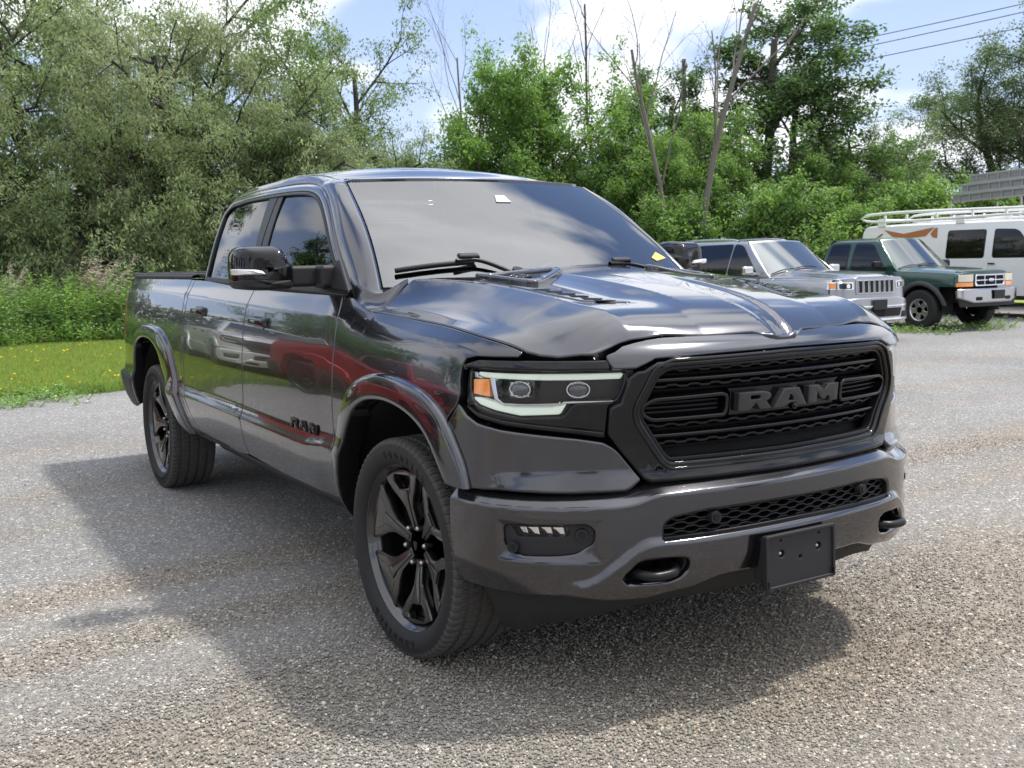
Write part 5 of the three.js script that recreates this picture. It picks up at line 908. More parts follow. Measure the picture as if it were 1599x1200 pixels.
{ // white van
  const c = {
    paint: M.white, belt: [[-6.2, 1.26], [-1.4, 1.26], [-.9, 1.22], [-.3, 1.14], [0, 1.08]], hood: [[-1.2, 1.30], [-.6, 1.25], [0, 1.16]],
    plan: [[-6.15, .93], [-5.95, .985], [-2, 1.0], [-.8, .985], [-.3, .95], [0, .86]], prof: [[-.3, .06], [0, .03], [.3, 0], [.7, 0], [1, .012]], sill: .48,
    wheels: [-.95, -4.75], archR: .43, R: .37, track: .12, doors: [-1.5, -2.62, -3.78], noseS: -.10, tailS: -6.13, noseX: -.10, cowl: -1.1, bow: .06, hoodPow: 4, noseY: .62,
    gh: { ws0: -1.05, ws1: -1.85, rr1: -6.0, rr0: -6.11, roof: 2.08, rw: .84 }, mirror: M.satin, seal: M.satin, handleMat: M.satin, handle: 1.02,
    windows: [[[-1.52, -1, .06], [-2.0, 1.86, .12], [-2.52, 1.88], [-2.52, -1]], [[-2.74, -1], [-2.74, 1.88], [-3.66, 1.88], [-3.66, -1]]],
    wheel: simpleWheel(.37, .24, .20, M.bright, 6, true),
  };
  const k = makeCar(c, 'cargo_van', [-8.0, 0, -19.0], 0, 'white cargo van with a ladder rack on its roof at the right edge', 'van'), T = k.T;
  const F = noseFace(0, .05, .05, .16);
  part('nose_panel', np(F, rect(-.92, .92, .62, 1.08, .05), {}), M.white, T); part('grille', np(F, rect(-.5, .5, .78, 1.0, .03), { out: .01 }), M.satin, T); part('front_bumper', np(F, rect(-.98, .98, .45, .66, .03), { out: .08, r: .02, depth: .1 }), M.chrome, T);
  for (const z of [.70, -.70]) part('headlight', np(F, rect(z - .14, z + .14, .80, 1.0, .03), { out: .012 }), M.lamp, T);
  // sunken outline of the rear side panels, and the painted emblem: two brown peaks
  for (const [a, b] of [[-3.92, -4.75], [-4.84, -5.85]]) k.two('side_panel', panel((x, y) => k.GS(x, y, .004), rpoly([[a, 1.34], [b, 1.34], [b, 1.90], [a, 1.90]], .06), { res: .15, r: .004, gap: 0, depth: .01 }), M.white);
  const brown = std(.36, .13, .045, .5);
  const EM = (p) => panel((x, y) => k.GS(x, y, .012), p, { res: .15, r: .001, gap: 0, inset: 0, depth: .004 });
  k.two('side_emblem', [EM([[-5.42, 1.965], [-4.85, 1.86], [-4.05, 1.985], [-4.25, 1.79], [-4.75, 1.755], [-5.15, 1.80]]), EM([[-4.03, 1.96], [-3.96, 1.97], [-3.94, 1.74], [-4.06, 1.76], [-4.13, 1.84]]), EM([[-5.70, 1.74], [-5.48, 1.885], [-5.42, 1.87], [-5.62, 1.74]])], brown);
  const rk = new THREE.Group(); rk.name = 'ladder_rack'; T.add(rk); const wh = std(.78, .78, .77, .4);
  for (const s of [1, -1]) { part('rail', [tube([[-.95, 2.31, .86 * s], [-6.0, 2.31, .86 * s], [-6.10, 2.255, .86 * s], [-6.0, 2.20, .86 * s], [-.95, 2.20, .86 * s]], .030, 8, 60)], wh, rk); for (const x of [-1.4, -2.3, -3.1, -4.0, -4.8, -5.4]) part('rail_post', at(box(.05, .10, .05, .01), x, 2.255, .86 * s), wh, rk); for (const x of [-1.7, -3.4, -5.5]) part('rack_foot', at(box(.22, .18, .05, .015), x, 2.13, .85 * s), wh, rk); }
  for (const x of [-1.7, -3.4, -5.5]) part('cross_bar', at(box(.06, .05, 1.7, .015), x, 2.20, 0), wh, rk);
}
{ // lorry behind the van: its red cab and the grey ladders and trays on its rack show above the van
  const T = thing('utility_truck', [-11.0, 0, -23.2], 0, 'red utility truck mostly hidden behind the white van', 'truck'); const rd = carPaint(.40, .025, .02, { metal: .1 });
  part('cab', [at(box(2.0, 1.1, 2.1, .18), 1.5, 1.5, 0), at(box(1.5, .75, 1.9, .22), 1.3, 2.30, 0)], rd, T); part('windscreen', at(box(.05, .50, 1.6, .02), 2.06, 2.32, 0, 0, 0, .1), M.tint, T); part('side_window', [at(box(.8, .45, .03, .01), 1.35, 2.36, .955), at(box(.8, .45, .03, .01), 1.35, 2.36, -.955)], M.tint, T);
  part('body_box', at(box(4.2, 1.3, 2.2, .06), -1.8, 1.45, 0), rd, T); part('chassis', at(box(6.4, .25, .9, .04), -.6, .62, 0), M.rough, T);
  const w = simpleWheel(.45, .28, .26, M.bright, 6, true); for (const [x, s] of [[1.6, 1], [-2.2, 1], [1.6, -1], [-2.2, -1]]) { const q = w.clone(); q.position.set(x, .45, s * .9); q.rotation.y = s < 0 ? Math.PI : 0; T.add(q); }
  const rack = new THREE.Group(); rack.name = 'rack'; T.add(rack); const al = std(.42, .43, .44, .42, { metal: .7 });
  for (const x of [-3.6, -1.6, .3]) for (const s of [1, -1]) part('rack_post', bar([x, 2.05, s], [x, 2.75, s], .03), al, rack);
  for (let i = 0; i < 3; i++) { const L = thing('ladder', [-12.1, 2.80 + i * .24, -22.25 - i * .04], 0, ['grey aluminium ladder lying lowest on the rack behind the white van', 'grey aluminium ladder in the middle of the stack behind the white van', 'grey aluminium ladder on top of the stack behind the white van'][i], 'ladder', 'ladders stacked behind the van'); const l = 5.0; for (const y of [0, .19]) part('ladder_rail', at(box(l, .045, .03, .006), 0, y, 0), al, L); for (let j = 0; j < 16; j++) part('rung', at(box(.028, .16, .024, .004), -l / 2 + .2 + j * (l - .4) / 15, .095, -.004), al, L); part('ladder_back', at(box(l, .19, .012, .004), 0, .095, -.05), std(.24, .25, .26, .6), L); L.rotation.z = .035; L.position.x += i * .22; }
}
// ---------- vegetation ----------
const leafMat = (r, g, b, t = .35) => { const m = std(r, g, b, .96, { more: { transmission: t, thickness: 0, side: THREE.DoubleSide, ior: 1.35 } }); return m; };
M.bark = std(.075, .062, .052, .95); M.barkPale = std(.15, .135, .12, .95); M.barkDark = std(.040, .035, .030, .95);
function leafSpray(g, c0, r, k, o) {   // a spray of leaves about a twig point
  for (let i = 0; i < o.n; i++) {
    const a = r() * 6.283, u = r() * 2 - 1, rad = Math.pow(r(), .6) * o.spread, s = Math.sqrt(1 - u * u), A = V(c0.x + Math.cos(a) * s * rad, c0.y + u * rad * .75, c0.z + Math.sin(a) * s * rad);
    const d = V(r() - .5, r() - .5 - o.droop, r() - .5).normalize(), side = d.clone().cross(V(r() - .5, .6 + r(), r() - .5)).normalize(), L = o.len * (.7 + .6 * r()), w = o.wid * (.7 + .6 * r());
    const m = A.clone().addScaledVector(d, L * .45), n1 = side.clone().cross(d).normalize(); if (n1.y < 0) n1.negate();
    const B = m.clone().addScaledVector(side, w), C = A.clone().addScaledVector(d, L), D = m.addScaledVector(side, -w), q = k * (.8 + .4 * r()), t = (r() - .5) * o.tone;
    g.quad(g.v(A, n1), g.v(B, n1), g.v(C, n1), g.v(D, n1)); for (let j = 0; j < 4; j++) g.col.push(q * (1 + t), q, q * (1 - t * .5));
  }
}
function grow(seed, o) {
  const r = rng(seed), wood = new GB(), leaves = [];
  const ringN = [8, 6, 5, 4, 3, 3];
  const tubeW = (pts, rad, sides) => { const base = []; for (let i = 0; i < pts.length; i++) { const t = (pts[Math.min(pts.length - 1, i + 1)].clone().sub(pts[Math.max(0, i - 1)])).normalize(), u = t.clone().cross(Math.abs(t.y) < .9 ? V(0, 1, 0) : V(1, 0, 0)).normalize(), w = t.clone().cross(u), row = []; for (let k = 0; k < sides; k++) { const a = k / sides * 6.283, n = u.clone().multiplyScalar(Math.cos(a)).addScaledVector(w, Math.sin(a)); row.push(wood.v(pts[i].clone().addScaledVector(n, rad[i]), n)); } base.push(row); } for (let i = 0; i < base.length - 1; i++) for (let k = 0; k < sides; k++) wood.quad(base[i][k], base[i][(k + 1) % sides], base[i + 1][(k + 1) % sides], base[i + 1][k]); };
  const branch = (p, dir, len, rad, lvl) => {
    const n = lvl === 0 ? 8 : lvl < 3 ? 5 : 3, pts = [p.clone()], rd = [rad]; let d = dir.clone(), q = p.clone(); const tip = lvl >= o.levels ? .25 : .45;
    for (let i = 1; i <= n; i++) { d.add(V(r() - .5, (r() - .5) * .6, r() - .5).multiplyScalar(o.wob[Math.min(lvl, o.wob.length - 1)])).add(V(0, o.trop[Math.min(lvl, o.trop.length - 1)], 0)).normalize(); q = q.clone().addScaledVector(d, len / n); pts.push(q); rd.push(rad * mix(1, tip, i / n)); }
    tubeW(pts, rd, ringN[Math.min(lvl, 5)]);
    const along = (t) => { const f = t * n, i = Math.min(n - 1, Math.floor(f)); return pts[i].clone().lerp(pts[i + 1], f - i); };
    if (lvl >= o.levels) { if (o.bare) return; const m = o.clumps; for (let i = 0; i < m; i++) { const c = along(.15 + .9 * (i + r()) / m * .95 > 1 ? 1 : .15 + .85 * (i + r()) / m); c.add(V(r() - .5, r() - .5, r() - .5).multiplyScalar(o.jit)); leaves.push(c); } return; }
    const k = o.kids[lvl], t0 = lvl === 0 ? o.first : .25, phase = r() * 6.283;
    for (let i = 0; i < k; i++) { const t = t0 + (1 - t0) * (i + .3 + .6 * r()) / k, pp = along(Math.min(1, t)), dd = pts[Math.min(n, Math.ceil(t * n))].clone().sub(pts[Math.max(0, Math.ceil(t * n) - 1)]).normalize(); const a = phase + i * 2.4 + r() * .8, u = dd.clone().cross(V(.3, .2, 1)).normalize(), w = dd.clone().cross(u), sp = o.spread[Math.min(lvl, o.spread.length - 1)] * (.7 + .6 * r()); const cd = dd.clone().multiplyScalar(Math.cos(sp)).addScaledVector(u, Math.sin(sp) * Math.cos(a)).addScaledVector(w, Math.sin(sp) * Math.sin(a)).normalize(); branch(pp, cd, len * o.ratio[lvl] * (.7 + .5 * r()) * (lvl === 0 ? mix(1.15, .65, t) : 1), Math.max(.006, rad * mix(1, .45, t) * o.thin), lvl + 1); }
    if (!o.bare && lvl === o.levels - 1) for (let i = 0; i < 2; i++) { const c = along(.6 + .4 * r()); leaves.push(c); }
  };
  for (let i = 0; i < (o.stems ?? 1); i++) { const a = i * 2.2 + r(), l = o.lean ?? 0; branch(V(Math.cos(a) * .25 * (i ? 1 : 0), -.1, Math.sin(a) * .25 * (i ? 1 : 0)), V(Math.cos(a) * (i ? .35 : l), 1, Math.sin(a) * (i ? .35 : 0)).normalize(), o.h * (i ? .85 : 1), o.r * (i ? .75 : 1), 0); }
  return { wood: wood.build(), leaves };
}
const LEAF = {
  willow: { n: 17, len: .165, wid: .020, spread: .36, droop: .25, tone: .25 }, broad: { n: 12, len: .150, wid: .040, spread: .36, droop: .1, tone: .3 }, small: { n: 15, len: .15, wid: .036, spread: .42, droop: .1, tone: .3 },
};
const KIND = {}, TALL = {};
function kind(name, seed, o, leaf, mat, bark) {
  const t = grow(seed, o), g = new THREE.Group(); part('trunk', t.wood, bark, g); let top = 0;
  { const p = t.wood.attributes.position; for (let i = 0; i < p.count; i++) top = Math.max(top, p.getY(i)); }
  if (t.leaves.length) { const b = new GB(), r = rng(seed + 1); b.col = []; for (const c of t.leaves) leafSpray(b, c, r, .72 + .5 * r(), leaf); const geo = b.build(); geo.setAttribute('color', new THREE.Float32BufferAttribute(b.col, 3)); part('crown', geo, mat, g); }
  KIND[name] = g; TALL[name] = top;
}
const lm = (...a) => { const m = leafMat(...a); m.vertexColors = true; return m; };
const L = { willow: lm(.255, .335, .135, .52), willowPale: lm(.285, .350, .160, .52), broad: lm(.185, .335, .052, .54), broadDark: lm(.105, .205, .043, .5), small: lm(.155, .235, .080, .5), bush: lm(.18, .27, .075, .5) };
const WIL = { levels: 3, kids: [9, 7, 6], ratio: [.52, .52, .50], spread: [.95, .85, .9], wob: [.30, .38, .45, .5], trop: [.06, -.02, -.06, -.16], first: .16, thin: .62, clumps: 7, jit: .35, h: 9.2, r: .24 };
const BRO = { levels: 3, kids: [8, 6, 6], ratio: [.50, .50, .48], spread: [.75, .75, .8], wob: [.22, .34, .4, .4], trop: [.08, .06, .02, -.02], first: .14, thin: .6, clumps: 6, jit: .32, h: 7.4, r: .14, stems: 2 };
kind('willowA', 21, WIL, LEAF.willow, L.willow, M.barkDark);
kind('willowB', 34, { ...WIL, kids: [9, 6, 5], h: 9.6, lean: .30, stems: 2, clumps: 6 }, LEAF.willow, L.willowPale, M.barkDark);
kind('willowC', 47, { ...WIL, kids: [8, 6, 5], h: 7.0, first: .06, stems: 3, clumps: 6 }, LEAF.willow, L.willow, M.barkDark);
kind('tall', 58, { ...BRO, kids: [6, 5, 4], h: 10.5, first: .34, lean: .30, clumps: 4, r: .2, stems: 3, ratio: [.40, .5, .5], jit: .4 }, LEAF.small, L.bush, M.barkDark);
kind('broadA', 63, { ...BRO, stems: 3, kids: [7, 5, 5], clumps: 6 }, LEAF.broad, L.broad, M.bark);
kind('broadB', 75, { ...BRO, h: 6.6, stems: 4, first: .06, kids: [7, 5, 5], clumps: 5 }, LEAF.broad, L.broad, M.bark);
kind('darkA', 87, { ...BRO, h: 10.2, first: .24, kids: [9, 5, 5], ratio: [.30, .5, .5], clumps: 6, stems: 2, r: .2 }, LEAF.broad, L.broadDark, M.bark);
kind('bigA', 91, { ...BRO, h: 12.5, first: .15, kids: [11, 6, 5], ratio: [.40, .5, .46], clumps: 6, stems: 1, r: .3, jit: .5 }, { ...LEAF.small, spread: .55, n: 24 }, L.small, M.bark);
kind('shrub', 95, { ...BRO, levels: 2, h: 3.4, r: .05, stems: 5, kids: [8, 7], ratio: [.5, .5], first: .05, clumps: 6, jit: .3 }, LEAF.broad, L.broad, M.bark);
kind('shrubOlive', 99, { ...BRO, levels: 2, h: 3.2, r: .05, stems: 5, kids: [8, 7], ratio: [.5, .5], first: .03, clumps: 6, jit: .3 }, LEAF.willow, L.willow, M.barkDark);
kind('deadA', 103, { ...BRO, bare: true, levels: 3, kids: [7, 4, 4], ratio: [.42, .45, .5], spread: [.55, .6, .6], h: 12.0, r: .09, first: .45, stems: 1, trop: [.1, .14, .1, .05], thin: .42 }, null, null, M.barkPale);
kind('deadB', 111, { ...BRO, bare: true, levels: 3, kids: [6, 5, 4], ratio: [.50, .45, .5], spread: [.5, .6, .6], h: 13.0, r: .17, first: .40, stems: 2, lean: .05, trop: [.1, .12, .05, .05], thin: .45 }, null, null, M.barkPale);
kind('snag', 117, { ...BRO, bare: true, levels: 3, kids: [5, 4, 3], ratio: [.30, .5, .5], spread: [.5, .6, .6], h: 12.5, r: .09, first: .55, stems: 1, trop: [.12, .14, .05, .05], thin: .42 }, null, null, M.bark);
// each tree: kind, name, place, height in metres, turn, label, and how much wider or narrower than its kind it grows
function tree(k, name, x, z, H, turn, label, wide = 1) { const g = KIND[k].clone(), s = H / TALL[k]; g.name = numbered(name); g.position.set(x, 0, z); g.rotation.y = turn; g.scale.set(s * wide, s, s * wide); scene.add(g); return tag(g, label, name.includes('shrub') ? 'shrub' : 'tree'); }
const TREES = [
  ['darkA', 'broadleaf_tree', -31.5, .6, 12.0, .3, 'dark green tree at the far left edge behind the olive willows', 1.3],
  ['willowA', 'willow_tree', -26.4, -1.9, 9.6, .4, 'olive willow leftmost of the tall willows behind the tall weeds'],
  ['tall', 'broadleaf_tree', -30.0, -5.6, 12.5, 3.6, 'open pale tree set back, its bare upper limbs against the sky at left'],
  ['willowB', 'willow_tree', -24.2, -4.9, 10.4, 2.2, 'olive willow with a dark leaning trunk above the pickup cab'],
  ['willowC', 'willow_tree', -21.6, -6.4, 5.4, 1.0, 'low rounded grey-olive willow just left of the pickup roof', 1.1],
  ['willowC', 'willow_tree', -24.4, .9, 6.4, 3.0, 'low olive willow at the left edge behind the reeds'],
  ['willowC', 'willow_tree', -23.0, -2.9, 5.8, 5.0, 'low olive willow in front of the tall willows at left'],
  ['tall', 'broadleaf_tree', -24.8, -9.0, 9.6, 1.9, 'tall open tree with dark forked trunks above the pickup roof'],
  ['willowC', 'willow_tree', -23.6, -9.9, 5.0, 2.2, 'short olive willow behind the middle of the pickup roof'],
  ['willowC', 'willow_tree', -26.2, -12.3, 4.9, 4.2, 'small olive willow beside the gap of open sky'],
  ['broadB', 'broadleaf_tree', -25.4, -14.4, 4.9, 1.9, 'low green tree at the foot of the gap of open sky'],
  ['broadA', 'broadleaf_tree', -23.6, -14.6, 8.2, .6, 'bright green many-stemmed tree right of the gap of open sky', .95],
  ['broadA', 'broadleaf_tree', -23.2, -16.4, 7.9, 2.6, 'bright green rounded tree below the thin bare snags', .95],
  ['broadB', 'broadleaf_tree', -21.0, -16.9, 5.0, 4.4, 'bright green low tree behind the right end of the pickup roof'],
  ['broadB', 'broadleaf_tree', -20.4, -18.4, 5.9, 5.6, 'bright green tree left of the big dead trunk', .9],
  ['broadA', 'broadleaf_tree', -23.8, -20.6, 6.2, 1.0, 'mid green tree just behind the big dead trunk'],
  ['darkA', 'broadleaf_tree', -22.8, -22.9, 10.2, 3.4, 'tall dark green tree right of the big dead trunk', 1.45],
  ['broadB', 'broadleaf_tree', -20.0, -22.6, 4.6, 2.9, 'bright green low tree behind the silver vehicle roof'],
  ['broadB', 'broadleaf_tree', -19.6, -24.6, 5.0, .2, 'light green tree behind the green pickup'],
  ['tall', 'broadleaf_tree', -20.8, -27.0, 7.0, 4.0, 'thin green tree against the sky left of the tall tree at right', .8],
  ['bigA', 'broadleaf_tree', -21.8, -36.0, 9.2, .7, 'grey-green tree rising above the white van at right', 1.4],
  ['bigA', 'broadleaf_tree', -20.6, -36.6, 11.8, 2.7, 'tall tree cut by the right edge of the picture', 1.2],
  ['darkA', 'broadleaf_tree', -24.6, -21.6, 7.8, .9, 'dark green tree close behind the pale forked dead trunk', 1.3],
  ['broadA', 'broadleaf_tree', -26.0, -32.0, 6.4, 5.2, 'mid green tree far behind the white van rack', 1.2],
  ['deadA', 'dead_tree', -27.9, -15.1, 11.6, .5, 'thin bare tree in the gap of open sky behind the pickup roof'],
  ['deadA', 'dead_tree', -26.3, -17.4, 11.2, 2.6, 'bare grey branching snag above the bright green trees'],
  ['snag', 'dead_tree', -25.0, -18.6, 12.0, 4.4, 'single bare leaning stem left of the big dead tree'],
  ['deadB', 'dead_tree', -18.7, -16.8, 11.2, 1.1, 'big dead tree with pale forked trunk behind the silver vehicle'],
  ['shrub', 'shrub', -17.2, -19.2, 3.6, .3, 'green shrub behind the rear of the silver vehicle'],
  ['shrub', 'shrub', -16.8, -21.4, 3.0, 1.3, 'green shrub between the silver vehicle and the green pickup'],
  ['shrub', 'shrub', -17.4, -24.0, 3.8, 2.3, 'tall green shrub behind the green pickup roof'],
  ['shrub', 'shrub', -18.4, -28.2, 4.0, 3.3, 'wide green shrub behind the back of the white van'],
  ['shrub', 'shrub', -19.0, -16.2, 3.4, 4.3, 'green shrub behind the pickup windscreen edge'],
  ['shrub', 'shrub', -20.4, -13.8, 3.4, 5.3, 'green shrub hidden mostly by the pickup roof'],
  ['shrub', 'shrub', -18.6, -31.6, 4.4, .9, 'green shrub below the tall tree at the right edge'],
  ['shrubOlive', 'shrub', -21.6, -.8, 3.6, .5, 'olive shrub at the foot of the leftmost willow'],
  ['shrubOlive', 'shrub', -21.4, -3.9, 3.4, 1.5, 'olive shrub behind the tail of the pickup'],
  ['shrubOlive', 'shrub', -22.4, 2.2, 3.8, 2.5, 'olive shrub at the left edge above the reeds'],
  ['shrubOlive', 'shrub', -20.4, -8.2, 3.4, 3.5, 'olive shrub below the rounded willow'],
  ['shrub', 'shrub', -25.0, -.4, 4.4, 4.6, 'dark shaded shrub among the willow trunks at left'],
];
for (const t of TREES) tree(...t);
{ // the wood behind, one mass of leaves
  const r = rng(200), b = new GB(); b.col = [];
  for (let i = 0; i < 5200; i++) { const z = mix(22, -60, r()), top = 2.6 + 1.5 * fbm(z * .3 + 40, 3, 512, 9, 3), x = -34 - 5 * r() + (z < -18 ? (-18 - z) * .25 : 0); leafSpray(b, V(x, Math.pow(r(), .8) * top, z), r, .6 + .6 * r(), { n: 9, len: .34, wid: .11, spread: .8, droop: .1, tone: .3 }); }
  const geo = b.build(); geo.setAttribute('color', new THREE.Float32BufferAttribute(b.col, 3)); const im = new THREE.Mesh(geo, lm(.075, .12, .04, .4)); im.name = 'woodland'; im.castShadow = im.receiveShadow = true; tag(im, 'dark far wood reading as one mass behind the trees', null, null, 'stuff'); scene.add(im);
}
function scatter(name, geo, mat, n, f, label, colour) { const im = new THREE.InstancedMesh(geo, mat, n), mt = new THREE.Matrix4(), q = new THREE.Quaternion(), e = new THREE.Euler(), c = new THREE.Color(), r = rng(n + name.length); for (let i = 0; i < n; i++) { const [x, y, z, s, tilt] = f(r); mt.compose(V(x, y, z), q.setFromEuler(e.set((r() - .5) * tilt, r() * 6.283, (r() - .5) * tilt)), V(s, s * (.8 + .4 * r()), s)); im.setMatrixAt(i, mt); const k = .7 + .6 * r(), w = (r() - .5) * colour; im.setColorAt(i, c.setRGB(k * (1 + w), k, k * (1 - w * .5))); } im.name = numbered(name); im.castShadow = im.receiveShadow = true; tag(im, label, null, null, 'stuff'); scene.add(im); return im; }
function blades(seed, n, h, w, sp, lean) { const r = rng(seed), g = new GB(); for (let i = 0; i < n; i++) { const a = r() * 6.283, b = V(Math.cos(a) * sp * r(), 0, Math.sin(a) * sp * r()), d = V((r() - .5) * lean, 1, (r() - .5) * lean).normalize(), L = h * (.6 + .7 * r()), s = V(-Math.sin(a), 0, Math.cos(a)).multiplyScalar(w), m = b.clone().addScaledVector(d, L * .55), t = b.clone().addScaledVector(d, L * .92).add(V((r() - .5) * lean * L * .6, 0, (r() - .5) * lean * L * .6)), nn = s.clone().cross(d).normalize().add(V(0, .5, 0)).normalize(); const i0 = g.v(b.clone().sub(s), nn), i1 = g.v(b.clone().add(s), nn), i2 = g.v(m.clone().addScaledVector(s, .8), nn), i3 = g.v(m.clone().addScaledVector(s, -.8), nn), i4 = g.v(t, nn); g.quad(i0, i1, i2, i3); g.tri(i3, i2, i4); } return g.build(); }
{ // lawn grass and dandelions
  const place = (r) => { const z = mix(-8, 6, r()), x = lawnEdge(z) - .05 - 9.3 * r() ; return [x, z]; };
  scatter('grass', blades(5, 9, .055, .0028, .05, .9), leafMat(.26, .35, .055, .5), 90000, (r) => { const [x, z] = place(r); return [x, .012 + .015 * sm(0, .5, lawnEdge(z) - x), z, .8 + .6 * r(), .5]; }, 'short mown grass of the lawn', .4);
  scatter('grass', blades(6, 8, .10, .0035, .05, .9), leafMat(.20, .32, .05, .5), 2600, (r) => { const z = mix(-8, 6, r()); return [lawnEdge(z) + .22 * (r() - .35) * (r() < .1 ? 3 : 1), .0, z, .6 + .7 * r(), .6]; }, 'longer grass along the edge of the gravel', .4);
  const dg = merge([at(new THREE.SphereGeometry(.013, 6, 4).scale(1, .5, 1), 0, .06, 0)]);
  scatter('flowers', dg, std(.80, .58, .02, .8), 700, (r) => { let x, z; do { [x, z] = place(r); } while (fbm(x * .9 + 7, z * 1.6 + 7, 512, 81, 3) < .50 - .1 * r()); return [x, .012, z, .8 + .7 * r(), .6]; }, 'yellow dandelion heads in the lawn', .15);
}
{ // tall weeds at the back of the lawn
  const weed = (seed, h, n, len, wd) => { const r = rng(seed), g = []; const lg = new GB(); for (let s = 0; s < 3; s++) { const a = s * 2.1 + r(), lx = Math.cos(a) * .12, lz = Math.sin(a) * .12, H = h * (.75 + .35 * r()); g.push(bar([lx * .4, 0, lz * .4], [lx * 1.6, H, lz * 1.6], .006, .003, 4)); for (let i = 0; i < n; i++) { const t = .12 + .88 * i / n, b = V(mix(lx * .4, lx * 1.6, t), H * t, mix(lz * .4, lz * 1.6, t)), an = i * 2.4 + r(), L = len * (1.1 - .55 * t) * (.7 + .6 * r()), d = V(Math.cos(an), .35 + .5 * (r() - .3), Math.sin(an)).normalize(), sd = V(-Math.sin(an), 0, Math.cos(an)).multiplyScalar(wd * (.7 + .5 * r())), m = b.clone().addScaledVector(d, L * .5), e = b.clone().addScaledVector(d, L).add(V(0, -L * .22, 0)), nn = d.clone().cross(sd).normalize(); if (nn.y < 0) nn.negate(); const q = [lg.v(b, nn), lg.v(m.clone().add(sd), nn), lg.v(e, nn), lg.v(m.clone().sub(sd), nn)]; lg.quad(...q); } } return merge([...g, lg.build()]); };
  const wm = leafMat(.21, .38, .045, .5), wm2 = leafMat(.17, .27, .055, .5);
  const band = (r, x0, x1) => { const z = mix(-9, 7, r()); return [mix(x0, x1, r()) + .18 * Math.sin(z * 2.3) + .12 * Math.sin(z * 5.1), 0, z]; };
  scatter('tall_weeds', weed(1, 1.12, 17, .17, .021), wm, 1500, (r) => { const [x, y, z] = band(r, -18.3, -19.6); return [x, y, z, .72 + .45 * r(), .25]; }, 'dense bright green weeds standing at the back of the lawn', .25);
  scatter('tall_weeds', weed(2, 1.32, 19, .18, .022), wm2, 900, (r) => { const [x, y, z] = band(r, -19.2, -21); return [x, y, z, .8 + .4 * r(), .25]; }, 'taller weeds behind the bright green ones', .3);
  scatter('tall_weeds', weed(3, .45, 9, .12, .018), wm, 700, (r) => { const [x, y, z] = band(r, -18.0, -18.5); return [x, y, z, .7 + .5 * r(), .4]; }, 'low weeds along the back edge of the lawn', .3);
  scatter('weeds', weed(4, .10, 5, .075, .011), wm, 150, (r) => { const k = r(); return k < .5 ? [mix(-9.9, -8.1, r()), 0, mix(-13.2, -16.5, r()), .6 + .7 * r(), .5] : [mix(-12, -9.2, r()), 0, mix(-10.2, -20, r()), .6 + .8 * r(), .5]; }, 'small weeds growing under the parked vehicles', .3);
  scatter('weeds', weed(6, .12, 6, .09, .014), wm, 60, (r) => [mix(-9.8, -8.7, r()), 0, mix(.6, 1.7, r()), .5 + .6 * r(), .5], 'small weeds in the gravel at the left edge', .3);
  scatter('tall_weeds', weed(5, 1.0, 14, .18, .02), leafMat(.12, .17, .05, .38), 900, (r) => { const z = mix(-12, -30, r()); return [-15.3 - 1.8 * r() - (z > -17 ? 1.2 : 0), 0, z, .7 + .6 * r(), .3]; }, 'tall weeds behind the parked vehicles', .35);
  // dry reed plumes
  const reed = (seed, n, h) => { const r = rng(seed), st = [], pl = new GB(); for (let i = 0; i < n; i++) { const a = r() * 6.283, d = V(Math.cos(a) * .25 + .28, 1, Math.sin(a) * .25 - .1), H = h * (.75 + .35 * r()), b = V((r() - .5) * .5, 0, (r() - .5) * .5), p1 = b.clone().addScaledVector(d, H * .6), p2 = b.clone().addScaledVector(d, H).add(V(.10, -.05, -.04)); st.push(bar(b, p1, .004, .003, 4), bar(p1, p2, .003, .002, 4)); for (let k = 0; k < 26; k++) { const c = p1.clone().lerp(p2, .25 + .75 * r()), e = c.clone().add(V((r() - .2) * .22, (r() - .35) * .16, (r() - .5) * .16)), sd = V(.004, .004, -.004), nn = V(r() - .5, 1, r() - .5).normalize(); const q = [pl.v(c.clone().add(sd), nn), pl.v(e, nn), pl.v(c.clone().sub(sd), nn)]; pl.tri(...q); } } return [merge(st), pl.build()]; };
  const dry = std(.40, .32, .24, .9, { more: { transmission: .25, thickness: 0, side: THREE.DoubleSide } });
  const rd = (x, z, n, h, seed, label) => { const g = thing('reed_clump', [x, 0, z], seed, label, 'reeds', null), [a, b] = reed(seed, n, h); part('stem', a, dry, g); part('plume', b, dry, g); };
  rd(-19.3, -1.15, 34, 1.62, 1, 'dry pinkish reed plumes rising above the bright green weeds'); rd(-19.5, .25, 14, 1.55, 2, 'thin dry reeds at the left edge above the weeds'); rd(-20.0, -3.0, 10, 1.7, 3, 'few dry stalks behind the tail of the pickup'); rd(-15.9, -18.3, 24, 1.9, 4, 'pale dry reeds behind the silver vehicle roof'); rd(-15.6, -20.0, 26, 1.8, 5, 'pale reeds between the silver vehicle and green pickup');
}
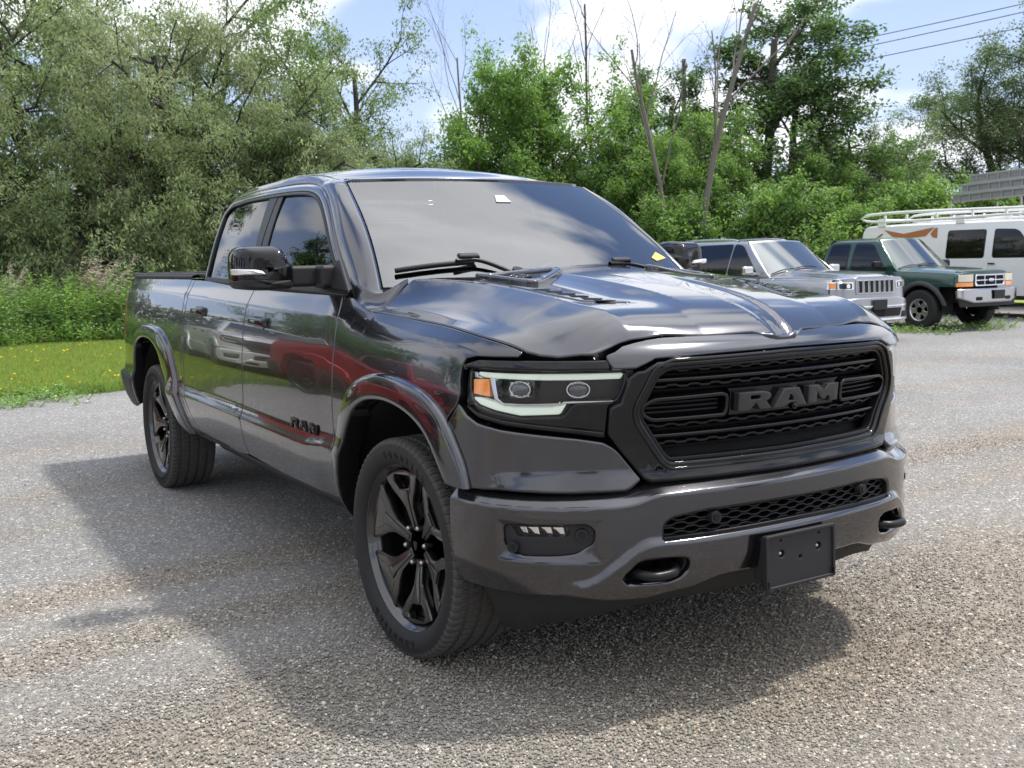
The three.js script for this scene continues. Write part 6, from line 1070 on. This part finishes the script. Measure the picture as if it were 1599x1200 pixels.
{ // utility pole and the wires that run from it out to the right
  const p = thing('utility_pole', [-44.1, 0, -38.5], -.5, 'distant wooden utility pole with crossarm behind the dead tree', 'pole'); part('pole', bar([0, 0, 0], [0, 12.6, 0], .17, .12, 12), M.bark, p); part('crossarm', at(box(2.4, .14, .12, .02), 0, 12.0, .1), M.bark, p); for (const x of [-1.05, 0, 1.05]) part('insulator', at(new THREE.CylinderGeometry(.05, .06, .18, 10), x, 12.16, .1), M.steel, p);
  const ends = [[-13.5, 13.15, -44], [-13.2, 12.7, -43.2], [-12.6, 11.85, -42.2]], st = [[-45.0, 11.6, -38.0], [-44.1, 11.2, -38.4], [-43.2, 10.7, -39.0]];
  const wm = std(.10, .10, .11, .6);
  for (let i = 0; i < 3; i++) { const pts = []; for (let k = 0; k <= 16; k++) { const t = k / 16 * 1.6; pts.push([mix(st[i][0], ends[i][0], t), mix(st[i][1], ends[i][1], t) - .5 * Math.sin(Math.min(1, t / 1.6) * Math.PI), mix(st[i][2], ends[i][2], t)]); } const o = new THREE.Mesh(tube(pts, .022, 5, 40), wm); o.name = numbered('power_line'); tag(o, ['highest of the three power lines crossing the sky at right', 'middle power line of the three crossing the sky at right', 'lowest of the three power lines crossing the sky at right'][i], 'cable', 'power lines at right'); scene.add(o); }
}
// ---------- what stands to the left and behind the camera, seen in the paint and the glass ----------
function repaint(src, paint, name, pos, turn, label, category) { const c = src.clone(); c.name = numbered(name); c.position.set(...pos); c.rotation.y = turn; c.traverse(o => { if (o.material === M.paint) o.material = paint; delete o.userData.label; }); tag(c, label, category); scene.add(c); return c; }
repaint(bigTruck, carPaint(.36, .012, .022, { metal: .3 }), 'pickup_truck', [-4.9, 0, 4.9], -.03, 'red pickup left of the picture, mirrored in the front doors of the grey pickup', 'pickup truck');
repaint(bigTruck, carPaint(.62, .63, .64, { metal: .2 }), 'pickup_truck', [-12.7, 0, 5.0], .16, 'silver pickup left of the picture, mirrored in the rear door of the grey pickup', 'pickup truck');
for (const t of [
  ['broadA', 'broadleaf_tree', -16, 22, 8, .3, 'green tree left of the picture, mirrored in the doors'], ['darkA', 'broadleaf_tree', -9, 25, 10, 1.3, 'dark tree left of the picture, mirrored in the front wing'], ['willowA', 'willow_tree', -23, 19, 9.5, 2.3, 'olive willow far left of the picture, mirrored in the doors'], ['broadB', 'broadleaf_tree', -24, 11, 7, 3.3, 'bright tree far left of the picture, mirrored in the bed side'], ['deadB', 'dead_tree', -13.5, 20, 12, 2.0, 'bare tree left of the picture, mirrored in the side windows'],
  ['deadB', 'dead_tree', -19, 8.0, 12, .4, 'bare forked tree left of the picture, mirrored in the cab windows'], ['darkA', 'broadleaf_tree', -28, 10.5, 9, 2.4, 'dark tree far left of the picture, mirrored in the rear window'],
  ['broadA', 'broadleaf_tree', 1, 26, 8, 4.3, 'green tree behind the camera on the left, mirrored in the wing'], ['broadB', 'broadleaf_tree', 14, 24, 7, 5.3, 'green tree behind the camera, mirrored in the lamps'], ['darkA', 'broadleaf_tree', 26, 12, 10, .8, 'dark tree behind the camera, mirrored in the bumper'], ['broadA', 'broadleaf_tree', 30, -4, 8, 1.8, 'green tree behind the camera on the right, mirrored in the grille header'], ['broadB', 'broadleaf_tree', 28, -18, 7, 2.8, 'bright tree far behind on the right, mirrored in the bumper'],
]) tree(...t);
renderer.render(scene, camera);
